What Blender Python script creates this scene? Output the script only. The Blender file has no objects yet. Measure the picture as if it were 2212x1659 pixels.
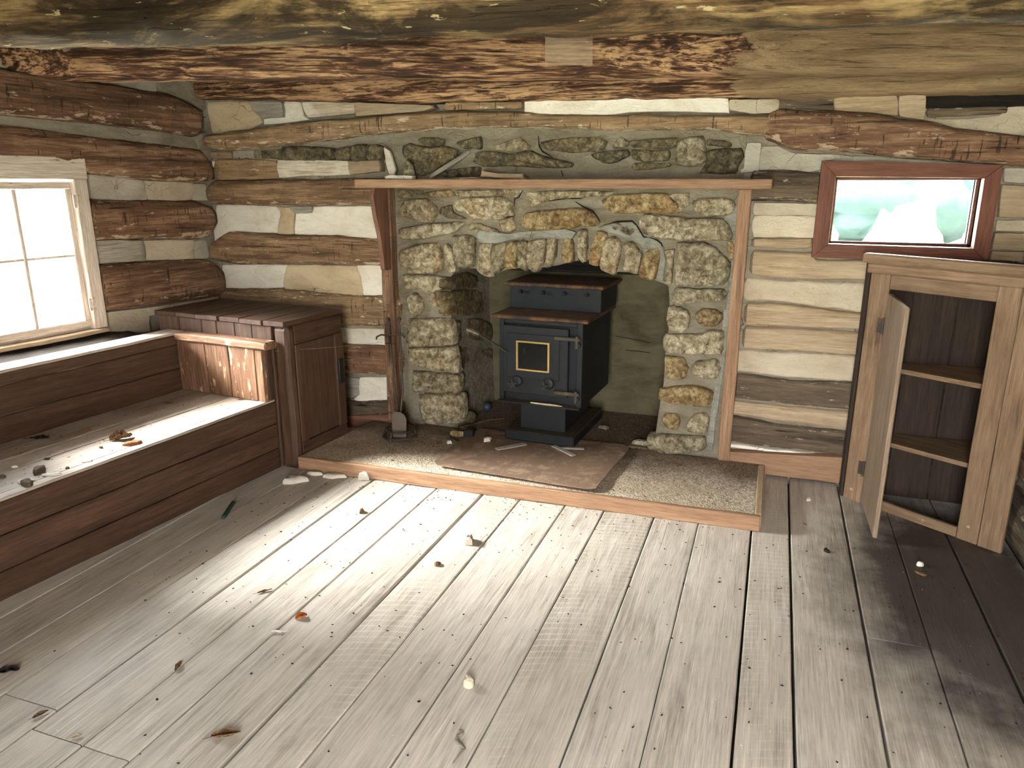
import bpy, bmesh, math, random
from math import sin, cos, pi, radians, atan, sqrt, hypot
from mathutils import Vector, Matrix, noise
random.seed(7)
S = bpy.context.scene
COL = S.collection
# ------------------------------------------------------------------ camera
FPX, CX, CY, EYE = 1590.0, 1106.0, 829.5, 1.6
PITCH = atan(435 / FPX)
YAW = atan(582 / (FPX / cos(PITCH)))
FW = Vector((-sin(YAW) * cos(PITCH), cos(YAW) * cos(PITCH), -sin(PITCH)))
RT = Vector((cos(YAW), sin(YAW), 0))
UP = RT.cross(FW)
CAM = Vector((0, 0, EYE))
cd = bpy.data.cameras.new('camera')
cam = bpy.data.objects.new('camera', cd)
COL.objects.link(cam)
cd.sensor_fit = 'HORIZONTAL'
cd.sensor_width = 36
cd.lens = 36 * FPX / 2212
cd.clip_start = 0.05
mw = Matrix((RT, UP, -FW)).transposed().to_4x4()
mw.translation = CAM
cam.matrix_world = mw
S.camera = cam
S.view_settings.view_transform = 'Standard'
S.view_settings.look = 'None'
S.view_settings.gamma = 1
S.view_settings.use_curve_mapping = False
S.view_settings.exposure = 1.1
S.cycles.use_denoising = True
S.cycles.max_bounces = 9
S.cycles.diffuse_bounces = 5
S.cycles.glossy_bounces = 3
S.cycles.use_adaptive_sampling = True
S.cycles.adaptive_threshold = 0.04
S.cycles.transparent_max_bounces = 12
S.cycles.sample_clamp_indirect = 12
# ------------------------------------------------------------------ overcast sky
W = bpy.data.worlds.new('sky')
S.world = W
W.use_nodes = True
nt = W.node_tree
nt.nodes.clear()
o = nt.nodes.new('ShaderNodeOutputWorld')
bg = nt.nodes.new('ShaderNodeBackground')
tc = nt.nodes.new('ShaderNodeTexCoord')
sx = nt.nodes.new('ShaderNodeSeparateXYZ')
rp = nt.nodes.new('ShaderNodeValToRGB')
nt.links.new(tc.outputs['Generated'], sx.inputs[0])
nt.links.new(sx.outputs['Z'], rp.inputs[0])
rp.color_ramp.elements[0].color = (0.65, 0.645, 0.63, 1)
rp.color_ramp.elements[0].position = 0.0
rp.color_ramp.elements[1].color = (0.96, 0.97, 1.01, 1)
rp.color_ramp.elements[1].position = 0.9
SKY = 38.0
bg.inputs['Strength'].default_value = SKY
nt.links.new(rp.outputs[0], bg.inputs[0])
nt.links.new(bg.outputs[0], o.inputs[0])


def portal(name, loc, direction, sx_, sy_):
    l = bpy.data.lights.new(name, 'AREA')
    l.shape = 'RECTANGLE'
    l.size, l.size_y = sx_, sy_
    l.cycles.is_portal = True
    ob = bpy.data.objects.new(name, l)
    COL.objects.link(ob)
    d = Vector(direction).normalized()
    ob.matrix_world = Matrix.Translation(loc) @ d.to_track_quat('-Z', 'Z').to_matrix().to_4x4()
    return ob


# hazy sun behind thin cloud, on the left window side
sl_ = bpy.data.lights.new('hazy_sun', 'SUN')
sl_.energy = 68.0
sl_.angle = radians(34)
sl_.color = (1.0, .97, .95)
so = bpy.data.objects.new('hazy_sun', sl_)
COL.objects.link(so)
SUN_EL, SUN_AZ = radians(35), radians(14)
_n, _d = Vector((0.99505, -0.0994, 0)), Vector((0.0994, 0.99505, 0))
sdir = (_n * cos(SUN_AZ) + _d * sin(SUN_AZ)) * cos(SUN_EL) - Vector((0, 0, sin(SUN_EL)))
so.matrix_world = Matrix.Translation((-12, 2, 9)) @ sdir.to_track_quat('-Z', 'Y').to_matrix().to_4x4()
# wall frames: X along the wall, -Y into the room
K = Vector((-3.601, 4.14, 0))
DV = Vector((0.0994, 0.99505, 0))
NV = Vector((0.99505, -0.0994, 0))
ML = Matrix(((DV.x, -NV.x, 0, K.x), (DV.y, -NV.y, 0, K.y), (0, 0, 1, 0), (0, 0, 0, 1)))   # left wall
MB = Matrix.Translation((0, 4.14, 0))                                                  # back wall
XR = 1.13                                                                               # right wall plane
YF = -1.0                                                                               # front wall plane
portal('window_skylight', ML @ Vector((-1.45, 0.2, 1.21)), NV, 0.96, 0.80)
portal('small_window_skylight', (0.57, 4.36, 1.46), (0, -1, 0), 0.66, 0.34)
portal('added_door_portal', (0.0, YF - 0.22, 1.0), (0, 1, 0), 0.76, 2.0)  # unseen doorway behind the camera, added and sized for fill light


# ------------------------------------------------------------------ measuring helpers: a photo pixel onto a real plane
def ray(x, y):
    return FW + RT * ((x - CX) / FPX) - UP * ((y - CY) / FPX)


def onz(x, y, z=0.0):
    d = ray(x, y)
    return CAM + d * ((z - EYE) / d.z)


def ony(x, y, Y=4.14):
    d = ray(x, y)
    return CAM + d * (Y / d.y)


def onx(x, y, X):
    d = ray(x, y)
    return CAM + d * (X / d.x)


def onl(x, y, n=0.0):                       # left-wall plane, n metres into the room, in that wall's own frame
    d = ray(x, y)
    t = ((K - CAM).dot(NV) + n) / d.dot(NV)
    return MLI @ (CAM + d * t)


MLI = ML.inverted()
CROPS = dict(A=(420, 180, .22604), B=(840, 180, .22604), C=(1300, 180, .22604), D=(1680, 180, .24116),
             E=(420, 540, .25316), F=(0, 100, .22604), G=(0, 400, .22604), R=(1540, 500, .43411),
             c1=(840, 400, .18083), c2=(1220, 400, .18083), c3=(840, 680, .18083), c4=(1220, 680, .18083), P=(0, 0, 1.0))


def crop(k, pts):
    x0, y0, s = CROPS[k]
    return [(x0 + s * a, y0 + s * b) for a, b in pts]


def wall_poly(k, pts, Y=4.14):              # photo outline -> (x, z) on the plane y = Y
    return [(p.x, p.z) for p in (ony(a, b, Y) for a, b in crop(k, pts))]


def left_poly(k, pts):
    return [(p.x, p.z) for p in (onl(a, b) for a, b in crop(k, pts))]


# ------------------------------------------------------------------ materials
def srgb(r, g, b):
    f = lambda c: (c / 255 / 12.92) if c <= 10 else ((c / 255 + .055) / 1.055) ** 2.4
    return (f(r), f(g), f(b), 1)


class NT:
    def __init__(s, name):
        s.m = bpy.data.materials.new(name)
        s.m.use_nodes = True
        s.t = s.m.node_tree
        s.t.nodes.clear()
        s.out = s.t.nodes.new('ShaderNodeOutputMaterial')
        s.p = s.t.nodes.new('ShaderNodeBsdfPrincipled')
        s.t.links.new(s.p.outputs[0], s.out.inputs[0])
        s.tc = s.t.nodes.new('ShaderNodeTexCoord')
        s.oi = s.t.nodes.new('ShaderNodeObjectInfo')
        r = s.t.nodes.new('ShaderNodeVectorMath')
        r.operation = 'SCALE'
        r.inputs[0].default_value = (37.1, 53.7, 71.3)
        s.t.links.new(s.oi.outputs['Random'], r.inputs['Scale'])
        a = s.t.nodes.new('ShaderNodeVectorMath')
        a.operation = 'ADD'
        s.t.links.new(s.tc.outputs['Object'], a.inputs[0])
        s.t.links.new(r.outputs[0], a.inputs[1])
        s.co = a.outputs[0]
        s.raw = s.tc.outputs['Object']
        s.rnd = s.oi.outputs['Random']

    def n(s, typ, **kw):
        nd = s.t.nodes.new('ShaderNode' + typ)
        for k, v in kw.items():
            setattr(nd, k, v)
        return nd

    def link(s, a, b):
        s.t.links.new(a, b)

    def mapping(s, scale, co=None):
        m = s.n('Mapping')
        m.inputs['Scale'].default_value = scale
        s.link(co or s.co, m.inputs['Vector'])
        return m.outputs[0]

    def noise(s, scale, detail=4, rough=.55, dist=0.0, co=None, sc=1.0):
        x = s.n('TexNoise')
        x.inputs['Scale'].default_value = sc
        x.inputs['Detail'].default_value = detail
        x.inputs['Roughness'].default_value = rough
        x.inputs['Distortion'].default_value = dist
        s.link(s.mapping(scale if isinstance(scale, tuple) else (scale,) * 3, co), x.inputs['Vector'])
        return x.outputs['Fac']

    def ramp(s, fac, stops):
        r = s.n('ValToRGB')
        e = r.color_ramp.elements
        while len(e) < len(stops):
            e.new(.5)
        for el, (p, c) in zip(e, stops):
            el.position = p
            el.color = c if isinstance(c, tuple) else (c, c, c, 1)
        s.link(fac, r.inputs[0])
        return r.outputs[0]

    def mix(s, fac, a, b, mode='MIX'):
        m = s.n('Mix', data_type='RGBA', blend_type=mode)
        for v, i in ((fac, 0), (a, 6), (b, 7)):
            if isinstance(v, (int, float)):
                m.inputs[i].default_value = v
            elif isinstance(v, tuple):
                m.inputs[i].default_value = v
            else:
                s.link(v, m.inputs[i])
        return m.outputs[2]

    def math(s, op, a, b=None, clamp=False):
        m = s.n('Math', operation=op, use_clamp=clamp)
        for v, i in ((a, 0), (b, 1)):
            if v is None:
                continue
            if isinstance(v, (int, float)):
                m.inputs[i].default_value = v
            else:
                s.link(v, m.inputs[i])
        return m.outputs[0]

    def bump(s, h, strength=.5, dist=.01, prev=None):
        b = s.n('Bump')
        b.inputs['Strength'].default_value = strength
        b.inputs['Distance'].default_value = dist
        s.link(h, b.inputs['Height'])
        if prev:
            s.link(prev, b.inputs['Normal'])
        return b.outputs[0]

    def done(s, color, rough=.85, normal=None, spec=.3, metal=0.0):
        if isinstance(color, tuple):
            s.p.inputs['Base Color'].default_value = color
        else:
            s.link(color, s.p.inputs['Base Color'])
        if isinstance(rough, (int, float)):
            s.p.inputs['Roughness'].default_value = rough
        else:
            s.link(rough, s.p.inputs['Roughness'])
        s.p.inputs['Specular IOR Level'].default_value = spec
        s.p.inputs['Metallic'].default_value = metal
        if normal:
            s.link(normal, s.p.inputs['Normal'])
        return s.m


def wood(name, dark, mid, light, crack=.5, var=.25, dust=None, dust_amt=.0, rough=.8, grain=1.0, bump=.5, chips=None,
         chip_amt=.0, hew=0.0, patch=None, stain_shade=0.0, spec=.25, saw=0.0, con=1.0, bare=None, square=None, mold=0.0, blotch=.75):
    q = NT(name)
    band = q.mix(.5, q.noise((1.0 * grain, 13 * grain, 13 * grain), 6, .65, .6), q.noise((3.2 * grain, 52 * grain, 52 * grain), 5, .65, .5))
    col = q.ramp(band, [(.49 - .13 / con, dark), (.49, mid), (.49 + .13 / con, light)])
    blot = q.noise(3.2, 4, .6, .3)
    col = q.mix(q.ramp(blot, [(.35, 0.0), (.7, blotch)]), col, mid)
    fine = q.noise((9 * grain, 240 * grain, 240 * grain), 4, .65)
    col = q.mix(.8, col, q.ramp(fine, [(.3, .55), (.7, 1.3)]), 'MULTIPLY')
    crk = q.noise((2.0 * grain, 75 * grain, 75 * grain), 3, .5, .5)
    cm = q.ramp(crk, [(.32, 1.0), (.38, 0.0)])
    gate = q.ramp(q.noise((1.5, 5, 5), 2), [(.42, 0.0), (.6, 1.0)])
    cmask = q.math('MULTIPLY', cm, gate)
    cmask = q.math('MULTIPLY', cmask, crack)
    col = q.mix(cmask, col, tuple(c * .25 for c in dark[:3]) + (1,))
    h = q.math('ADD', q.math('MULTIPLY', fine, .35), q.math('MULTIPLY', band, .6))
    h = q.math('SUBTRACT', h, q.math('MULTIPLY', cmask, 1.2))
    if hew:
        hw = q.n('TexVoronoi', feature='F1')
        hw.inputs['Scale'].default_value = 1
        q.link(q.mapping((10, 7, 7)), hw.inputs['Vector'])
        h = q.math('ADD', h, q.math('MULTIPLY', hw.outputs['Distance'], hew))
        ck = q.noise((70, 5, 7), 2, .5, .3)
        ckm = q.math('MULTIPLY', q.ramp(ck, [(.33, 1.0), (.37, 0.0)]), q.ramp(q.noise((4, 9, 14), 2), [(.46, 0.0), (.56, .75)]))
        col = q.mix(ckm, col, tuple(c * .35 for c in dark[:3]) + (1,))
        h = q.math('SUBTRACT', h, ckm)
        cc = q.n('SeparateColor')
        q.link(hw.outputs['Color'], cc.inputs[0])
        col = q.mix(.5, col, q.ramp(cc.outputs[0], [(0, .72), (1, 1.25)]), 'MULTIPLY')
    if patch:
        pm = q.noise((1.3, 3.0, 3.0), 5, .62, .4)
        col = q.mix(q.ramp(pm, [(.52, 0.0), (.6, .9)]), col, patch)
    if bare or square:
        gp_ = q.n('NewGeometry')
        sp_ = q.n('SeparateXYZ')
        q.link(gp_.outputs['Position'], sp_.inputs[0])
        wob = q.math('MULTIPLY', q.math('SUBTRACT', q.noise((2, 14, 14), 5, .7), .5), .5)
        xx = q.math('ADD', sp_.outputs[0], wob)
    if mold:
        col = q.mix(q.ramp(q.noise((1.4, 4, 4), 6, .7, .6), [(.42, mold), (.55, 0.0)]), col, tuple(c * .55 for c in dark[:3]) + (1,))
    if bare:
        t_ = q.mix(q.ramp(q.noise((2.0, 26, 26), 5, .65, .4), [(.35, 0.0), (.65, 1.0)]), srgb(118, 96, 69), srgb(166, 142, 107))
        t_ = q.mix(.6, t_, q.ramp(fine, [(.3, .6), (.7, 1.25)]), 'MULTIPLY')
        col = q.mix(q.ramp(q.math('SUBTRACT', xx, bare), [(0.0, 0.0), (.03, .92)]), col, t_)
    if square:
        w0, w1, z0_, z1_ = square
        a_ = q.math('MULTIPLY', q.math('GREATER_THAN', sp_.outputs[0], w0), q.math('LESS_THAN', sp_.outputs[0], w1))
        b_ = q.math('MULTIPLY', q.math('GREATER_THAN', sp_.outputs[2], z0_), q.math('LESS_THAN', sp_.outputs[2], z1_))
        mk = q.math('MULTIPLY', q.math('MULTIPLY', a_, b_), q.ramp(q.noise((3, 30, 30), 4, .7), [(.36, .15), (.55, .6)]))
        col = q.mix(mk, col, srgb(190, 168, 140))
    if chips:
        cpn = q.noise((9, 30, 30), 4, .65, .2)
        at = q.n('Attribute', attribute_name='edge')
        cpn = q.math('ADD', cpn, q.math('MULTIPLY', at.outputs['Fac'], .14))
        col = q.mix(q.ramp(cpn, [(.64 - .1 * chip_amt, 0.0), (.68 - .08 * chip_amt, .85)]), col, chips)
    if saw:
        dv = q.n('VectorMath', operation='MULTIPLY')
        q.link(q.raw, dv.inputs[0])
        dv.inputs[1].default_value = (1, 1, 0)
        w = q.n('TexWave', wave_type='RINGS', rings_direction='Z')
        w.inputs['Scale'].default_value = 9
        w.inputs['Distortion'].default_value = 1.2
        w.inputs['Detail'].default_value = 2
        w.inputs['Detail Scale'].default_value = 2
        mp = q.n('Mapping')
        mp.inputs['Location'].default_value = (1.2, .55, 0)
        q.link(q.raw, mp.inputs['Vector'])
        q.link(mp.outputs[0], w.inputs['Vector'])
        sm = q.math('MULTIPLY', q.ramp(w.outputs['Fac'], [(.8, 0.0), (1, 1.0)]), q.ramp(q.noise((1.2, 4, 4), 3), [(.4, 0.0), (.62, saw)]))
        col = q.mix(sm, col, srgb(226, 220, 208))
    if stain_shade:
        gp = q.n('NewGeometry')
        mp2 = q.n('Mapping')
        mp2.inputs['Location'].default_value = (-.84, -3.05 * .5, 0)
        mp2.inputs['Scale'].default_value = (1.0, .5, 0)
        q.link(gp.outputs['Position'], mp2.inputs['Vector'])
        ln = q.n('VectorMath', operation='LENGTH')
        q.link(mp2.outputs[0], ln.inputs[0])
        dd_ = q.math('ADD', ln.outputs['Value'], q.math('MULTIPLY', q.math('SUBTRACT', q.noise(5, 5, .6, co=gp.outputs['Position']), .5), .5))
        stain_shade_mask = q.ramp(dd_, [(.30, stain_shade), (.60, 0.0)])  # floor stain by the cupboard, with the shade there painted in too
    if dust:
        dn = q.noise(2.3, 5, .65, .5)
        col = q.mix(q.ramp(dn, [(.38, 0.0), (.66, dust_amt)]), col, dust)
    if stain_shade:
        col = q.mix(stain_shade_mask, col, srgb(52, 44, 36))
    rv = q.math('ADD', q.math('MULTIPLY', q.rnd, var * 2), 1 - var)
    cmb = q.n('CombineColor')
    for i in range(3):
        q.link(rv, cmb.inputs[i])
    col = q.mix(1.0, col, cmb.outputs[0], 'MULTIPLY')
    nrm = q.bump(h, bump, .012)
    return q.done(col, rough, nrm, spec)


def plaster(name, base, stain_shade, var=.12, rough=.92, bump=.5, crack=.6):
    q = NT(name)
    st = q.noise((4, 4, 7), 6, .65, .5)
    col = q.mix(q.ramp(st, [(.42, 0.0), (.68, .8)]), base, stain_shade)
    sp = q.noise(60, 3, .7)
    col = q.mix(q.ramp(sp, [(.66, 0.0), (.7, .5)]), col, tuple(c * .45 for c in stain_shade[:3]) + (1,))
    tr = q.noise((9, 9, 22), 5, .6, 1.4)
    cr = q.n('TexVoronoi', feature='DISTANCE_TO_EDGE')
    cr.inputs['Scale'].default_value = 1
    wn = q.n('TexNoise')
    wn.inputs['Scale'].default_value = 7
    wn.inputs['Detail'].default_value = 4
    q.link(q.co, wn.inputs['Vector'])
    wm = q.n('VectorMath', operation='MULTIPLY_ADD')
    q.link(wn.outputs['Color'], wm.inputs[0])
    wm.inputs[1].default_value = (.22, .22, .16)
    q.link(q.co, wm.inputs[2])
    q.link(q.mapping((4, 4, 6), wm.outputs[0]), cr.inputs['Vector'])
    cm = q.math('MULTIPLY', q.ramp(cr.outputs['Distance'], [(0.0, 1.0), (.012, 0.0)]), q.ramp(q.noise(5, 2), [(.54, 0.0), (.64, crack)]))
    col = q.mix(cm, col, tuple(c * .3 for c in stain_shade[:3]) + (1,))
    rv = q.math('ADD', q.math('MULTIPLY', q.rnd, var * 2), 1 - var)
    cmb = q.n('CombineColor')
    for i in range(3):
        q.link(rv, cmb.inputs[i])
    col = q.mix(1.0, col, cmb.outputs[0], 'MULTIPLY')
    h = q.math('SUBTRACT', q.math('ADD', tr, q.math('MULTIPLY', sp, .15)), cm)
    return q.done(col, rough, q.bump(h, bump, .02), .15)


def stone_mat(name, a, b, c, lichen=.5, rust=.4, bump=.9):
    q = NT(name)
    n1 = q.noise(22, 8, .72, .5)
    col = q.ramp(n1, [(.38, a), (.5, b), (.62, c)])
    r = q.math('MULTIPLY', q.ramp(q.noise(5, 3, .6), [(.5, 0.0), (.68, 1.0)]), q.math('MULTIPLY', q.ramp(q.rnd, [(.35, .2), (.8, 1.0)]), rust))
    col = q.mix(r, col, srgb(150, 104, 52))
    lc = q.math('MULTIPLY', q.ramp(q.noise(38, 5, .75, .4), [(.55, 0.0), (.64, 1.0)]), q.ramp(q.noise(6, 3), [(.42, 0.0), (.62, lichen)]))
    col = q.mix(lc, col, srgb(214, 205, 180))
    dk = q.ramp(q.noise(48, 5, .75), [(.36, .45), (.52, 1.0)])
    col = q.mix(.8, col, dk, 'MULTIPLY')
    rv = q.math('ADD', q.math('MULTIPLY', q.rnd, .45), .78)
    cmb = q.n('CombineColor')
    for i in range(3):
        q.link(rv, cmb.inputs[i])
    col = q.mix(1.0, col, cmb.outputs[0], 'MULTIPLY')
    h = q.math('ADD', n1, q.math('MULTIPLY', q.noise(55, 4, .7), .4))
    return q.done(col, .93, q.bump(h, bump, .02), .15)


def metal_mat(name, base, rust=None, rust_amt=0.0, rough=.55, metal=.3, dust=0.0):
    q = NT(name)
    col = q.mix(q.ramp(q.noise(5, 5, .6), [(.35, 0.0), (.7, 1.0)]), base, tuple(min(1, x * 1.3) for x in base[:3]) + (1,))
    if rust:
        col = q.mix(q.ramp(q.noise(12, 6, .7, .4), [(.62 - rust_amt * .4, 0.0), (.75 - rust_amt * .35, 1.0)]), col, rust)
    if dust:
        geo = q.n('NewGeometry')
        sp = q.n('SeparateXYZ')
        q.link(geo.outputs['Normal'], sp.inputs[0])
        up = q.math('MULTIPLY', q.ramp(sp.outputs[2], [(.6, 0.0), (.95, 1.0)]), q.ramp(q.noise(30, 5, .7), [(.35, .2), (.65, dust)]))
        col = q.mix(up, col, srgb(112, 90, 64))
    return q.done(col, rough, q.bump(q.noise(80, 3, .6), .15, .003), .4, metal)


LOG = wood('hewn_log_brown', srgb(64, 45, 34), srgb(124, 93, 70), srgb(178, 144, 114), .7, .16, chips=srgb(196, 176, 148), chip_amt=-.1, hew=.5, con=1.2, bump=.8)
LOGT = wood('hewn_log_tan', srgb(86, 68, 50), srgb(142, 116, 86), srgb(182, 156, 122), .7, .14, chips=srgb(214, 200, 174), chip_amt=.0, hew=.4, bump=.8)
LOGG = wood('weathered_grey_log', srgb(58, 50, 40), srgb(98, 84, 68), srgb(134, 116, 94), .9, .12, chips=srgb(170, 156, 134), chip_amt=0, bump=.9)
LOGM = wood('hewn_log_mid_brown', srgb(72, 53, 39), srgb(134, 106, 78), srgb(182, 150, 116), .7, .1, chips=srgb(206, 188, 160), chip_amt=-.1, hew=.5, con=1.2, bump=.8)
LOGD = wood('painted_shade_log', srgb(30, 24, 20), srgb(54, 45, 38), srgb(80, 68, 58), .6, .05, bump=.8)  # log below the sill, its shade painted in as a darker colour
BEAM = wood('beam_wood', srgb(44, 29, 21), srgb(104, 71, 51), srgb(206, 166, 124), 1.0, .05, bump=1.0, grain=1.5, con=2.0, blotch=.35, bare=onz(1600, 165, 2.1).x, square=(ony(1172, 140, 3.5).x, ony(1270, 140, 3.5).x, 2.125, 2.27))
BEAMM = wood('mossy_beam_wood', srgb(50, 37, 24), srgb(114, 88, 58), srgb(182, 154, 108), 1.0, .05, patch=srgb(164, 140, 96), bump=1.0, chips=srgb(200, 184, 140), chip_amt=0, con=1.5, mold=.9)
PALE = wood('pale_plank_wood', srgb(128, 106, 82), srgb(166, 143, 114), srgb(188, 168, 140), .25, .1, bump=.35, dust=srgb(184, 170, 146), dust_amt=.35)
WASH = wood('whitewashed_wood', srgb(120, 104, 84), srgb(186, 172, 148), srgb(220, 210, 190), .6, .1, bump=.6, patch=srgb(216, 208, 192))
GREYW = wood('grey_wood_chink', srgb(110, 104, 94), srgb(150, 143, 130), srgb(176, 168, 154), .5, .08, bump=.5)
REDW = wood('stained_trim_wood', srgb(88, 57, 44), srgb(122, 86, 68), srgb(148, 110, 88), .25, .06, bump=.25, rough=.6, hew=0)
MANTW = wood('mantel_wood', srgb(120, 90, 68), srgb(152, 118, 90), srgb(176, 142, 112), .25, .04, bump=.25, rough=.65)
FRAMEW = wood('window_frame_wood', srgb(78, 44, 32), srgb(108, 66, 50), srgb(128, 84, 64), .15, .05, bump=.2, rough=.6)
BENCHW = wood('bench_wood', srgb(46, 32, 24), srgb(74, 52, 39), srgb(100, 73, 55), .25, .08, bump=.3, rough=.6, dust=srgb(92, 72, 56), dust_amt=.3)
SEATW = wood('bench_seat_wood', srgb(126, 110, 96), srgb(166, 150, 134), srgb(190, 176, 160), .3, .06, bump=.3, rough=.6, dust=srgb(186, 176, 164), dust_amt=.6)
ARMW = wood('worn_arm_wood', srgb(78, 54, 38), srgb(114, 82, 60), srgb(164, 128, 98), .3, .08, bump=.4, rough=.6, chips=srgb(196, 162, 128), chip_amt=.3)
CABW = wood('cabinet_pine', srgb(84, 63, 47), srgb(128, 102, 78), srgb(158, 130, 104), .3, .06, bump=.3, rough=.65, dust=srgb(150, 128, 102), dust_amt=.4)
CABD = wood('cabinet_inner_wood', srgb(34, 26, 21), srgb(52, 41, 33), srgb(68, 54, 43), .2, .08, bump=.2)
DOORW = wood('cabinet_door_wood', srgb(110, 92, 76), srgb(144, 124, 104), srgb(168, 148, 126), .35, .04, bump=.35)
FLOOR = wood('grey_floor_plank', srgb(134, 124, 111), srgb(178, 169, 155), srgb(202, 194, 181), .3, .06, bump=.25, rough=.55, dust=srgb(200, 192, 180), dust_amt=.55, grain=.8, spec=.3, stain_shade=.9)
FLOORS = wood('sawn_floor_plank', srgb(134, 124, 110), srgb(176, 167, 152), srgb(200, 192, 178), .25, .06, bump=.25, rough=.55, dust=srgb(200, 192, 179), dust_amt=.5, grain=.8, saw=.35, spec=.3, stain_shade=.9)
FLOORD = wood('dark_floor_plank', srgb(62, 53, 44), srgb(92, 80, 68), srgb(124, 112, 98), .3, .05, bump=.25, rough=.5, dust=srgb(140, 130, 116), dust_amt=.35, grain=.8, spec=.3)
WINW = wood('window_paint_wood', srgb(168, 152, 138), srgb(206, 192, 178), srgb(220, 208, 196), .25, .04, bump=.2, rough=.6, chips=srgb(110, 96, 82), chip_amt=-.25)
JAMBW = wood('raw_yellow_wood', srgb(190, 168, 112), srgb(216, 198, 146), srgb(228, 214, 170), .2, .04, bump=.2)
DARK = wood('dark_recess_wood', srgb(16, 13, 10), srgb(30, 24, 18), srgb(42, 34, 26), .2, .05)
PLW = plaster('white_plaster', srgb(234, 228, 214), srgb(206, 193, 168))
PLC = plaster('cream_plaster', srgb(196, 178, 148), srgb(168, 146, 114), crack=1.0)
PLB = plaster('beige_plaster', srgb(196, 184, 162), srgb(168, 150, 124))
PLG = plaster('grey_mortar', srgb(150, 142, 126), srgb(112, 103, 88), bump=.8)
PLD = plaster('dim_plaster', srgb(178, 172, 158), srgb(150, 140, 122))
MORT = plaster('chimney_mortar', srgb(138, 130, 112), srgb(108, 98, 78), bump=1.0, crack=0)
MORTB = plaster('blue_grey_mortar', srgb(146, 145, 134), srgb(112, 108, 94), bump=1.0, crack=.3)
FBOX = plaster('firebox_render', srgb(98, 92, 70), srgb(66, 58, 42), bump=.5, crack=0)
STONE = stone_mat('field_stone', srgb(108, 96, 74), srgb(158, 144, 114), srgb(200, 187, 158))
STONEL = stone_mat('lichen_stone', srgb(112, 100, 78), srgb(160, 147, 118), srgb(204, 193, 166), 1.0, .3)
STONEO = stone_mat('ochre_stone', srgb(104, 86, 58), srgb(146, 124, 86), srgb(186, 167, 128), .4, .5)
STONED = stone_mat('dark_stone', srgb(78, 70, 53), srgb(112, 101, 77), srgb(146, 134, 106), .4, .25)  # darker stone mix for the upper chimney and wall chinks
STONEJ = stone_mat('jamb_stone', srgb(70, 60, 42), srgb(104, 92, 66), srgb(132, 120, 92), .2, .2)
IRON = metal_mat('black_stove_iron', srgb(27, 30, 32), rough=.5, dust=.6)
IRONR = metal_mat('rusty_stove_plate', srgb(44, 36, 30), srgb(104, 70, 40), .45, .7, .2, dust=.9)
IRONT = metal_mat('tool_iron', srgb(62, 56, 48), srgb(96, 76, 54), .2, .6, .4, dust=.3)
SHOVM = metal_mat('grey_shovel_steel', srgb(104, 94, 82), srgb(130, 112, 90), .2, .6, .2)
BRASS = metal_mat('brass_trim', srgb(206, 178, 116), rough=.35, metal=.8)
STEEL = metal_mat('spring_steel', srgb(150, 140, 118), rough=.4, metal=.8)
PLATE = metal_mat('rusty_floor_plate', srgb(112, 90, 72), srgb(152, 128, 104), .3, .8, .05)
BLACK = metal_mat('black_plastic', srgb(24, 24, 24), rough=.5, metal=0)
SOOTGL = metal_mat('sooty_glass', srgb(14, 14, 13), srgb(44, 42, 36), .15, .25, 0)
BLUE = metal_mat('blue_plastic', srgb(48, 60, 78), rough=.5, metal=0)
GREEN = metal_mat('green_plastic', srgb(26, 62, 44), rough=.5, metal=0)
WHITEC = plaster('white_chip', srgb(222, 216, 204), srgb(190, 178, 158))


def gravel_mat():
    q = NT('pebbled_concrete')
    v = q.n('TexVoronoi', feature='F1')
    v.inputs['Scale'].default_value = 1
    q.link(q.mapping((120, 120, 120)), v.inputs['Vector'])
    c = q.n('SeparateColor')
    q.link(v.outputs['Color'], c.inputs[0])
    col = q.ramp(c.outputs[0], [(0, srgb(148, 134, 114)), (.5, srgb(186, 172, 150)), (1, srgb(220, 211, 194))])
    d = q.noise(2.6, 4, .6)
    col = q.mix(q.ramp(d, [(.4, 0.0), (.65, .6)]), col, srgb(158, 138, 110))
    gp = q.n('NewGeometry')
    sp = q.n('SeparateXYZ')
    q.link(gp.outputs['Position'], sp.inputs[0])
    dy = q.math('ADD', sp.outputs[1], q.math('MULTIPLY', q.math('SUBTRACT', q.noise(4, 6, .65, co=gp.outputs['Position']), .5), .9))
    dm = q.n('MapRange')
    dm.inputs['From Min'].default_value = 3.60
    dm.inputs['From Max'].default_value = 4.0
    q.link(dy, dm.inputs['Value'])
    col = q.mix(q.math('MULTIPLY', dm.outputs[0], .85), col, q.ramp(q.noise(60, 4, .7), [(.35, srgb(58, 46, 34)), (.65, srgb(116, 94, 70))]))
    return q.done(col, .9, q.bump(q.math('SUBTRACT', 1.0, v.outputs['Distance']), .7, .004), .2)


GRAVEL = gravel_mat()


def glass_mat():
    q = NT('dusty_window_glass')
    t = q.n('BsdfTransparent')
    t.inputs[0].default_value = (.93, .95, .95, 1)
    g = q.n('BsdfGlossy')
    g.inputs['Roughness'].default_value = .06
    m = q.n('MixShader')
    f = q.n('Fresnel')
    f.inputs[0].default_value = 1.4
    q.link(f.outputs[0], m.inputs[0])
    q.link(t.outputs[0], m.inputs[1])
    q.link(g.outputs[0], m.inputs[2])
    q.link(m.outputs[0], q.out.inputs[0])
    return q.m


GLASS = glass_mat()


def leafy(name, a, b, sc=7):
    q = NT(name)
    col = q.ramp(q.noise(sc, 6, .7), [(.3, a), (.7, b)])
    return q.done(col, .8, q.bump(q.noise(sc * 3, 4), .6, .05), .2)


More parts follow.
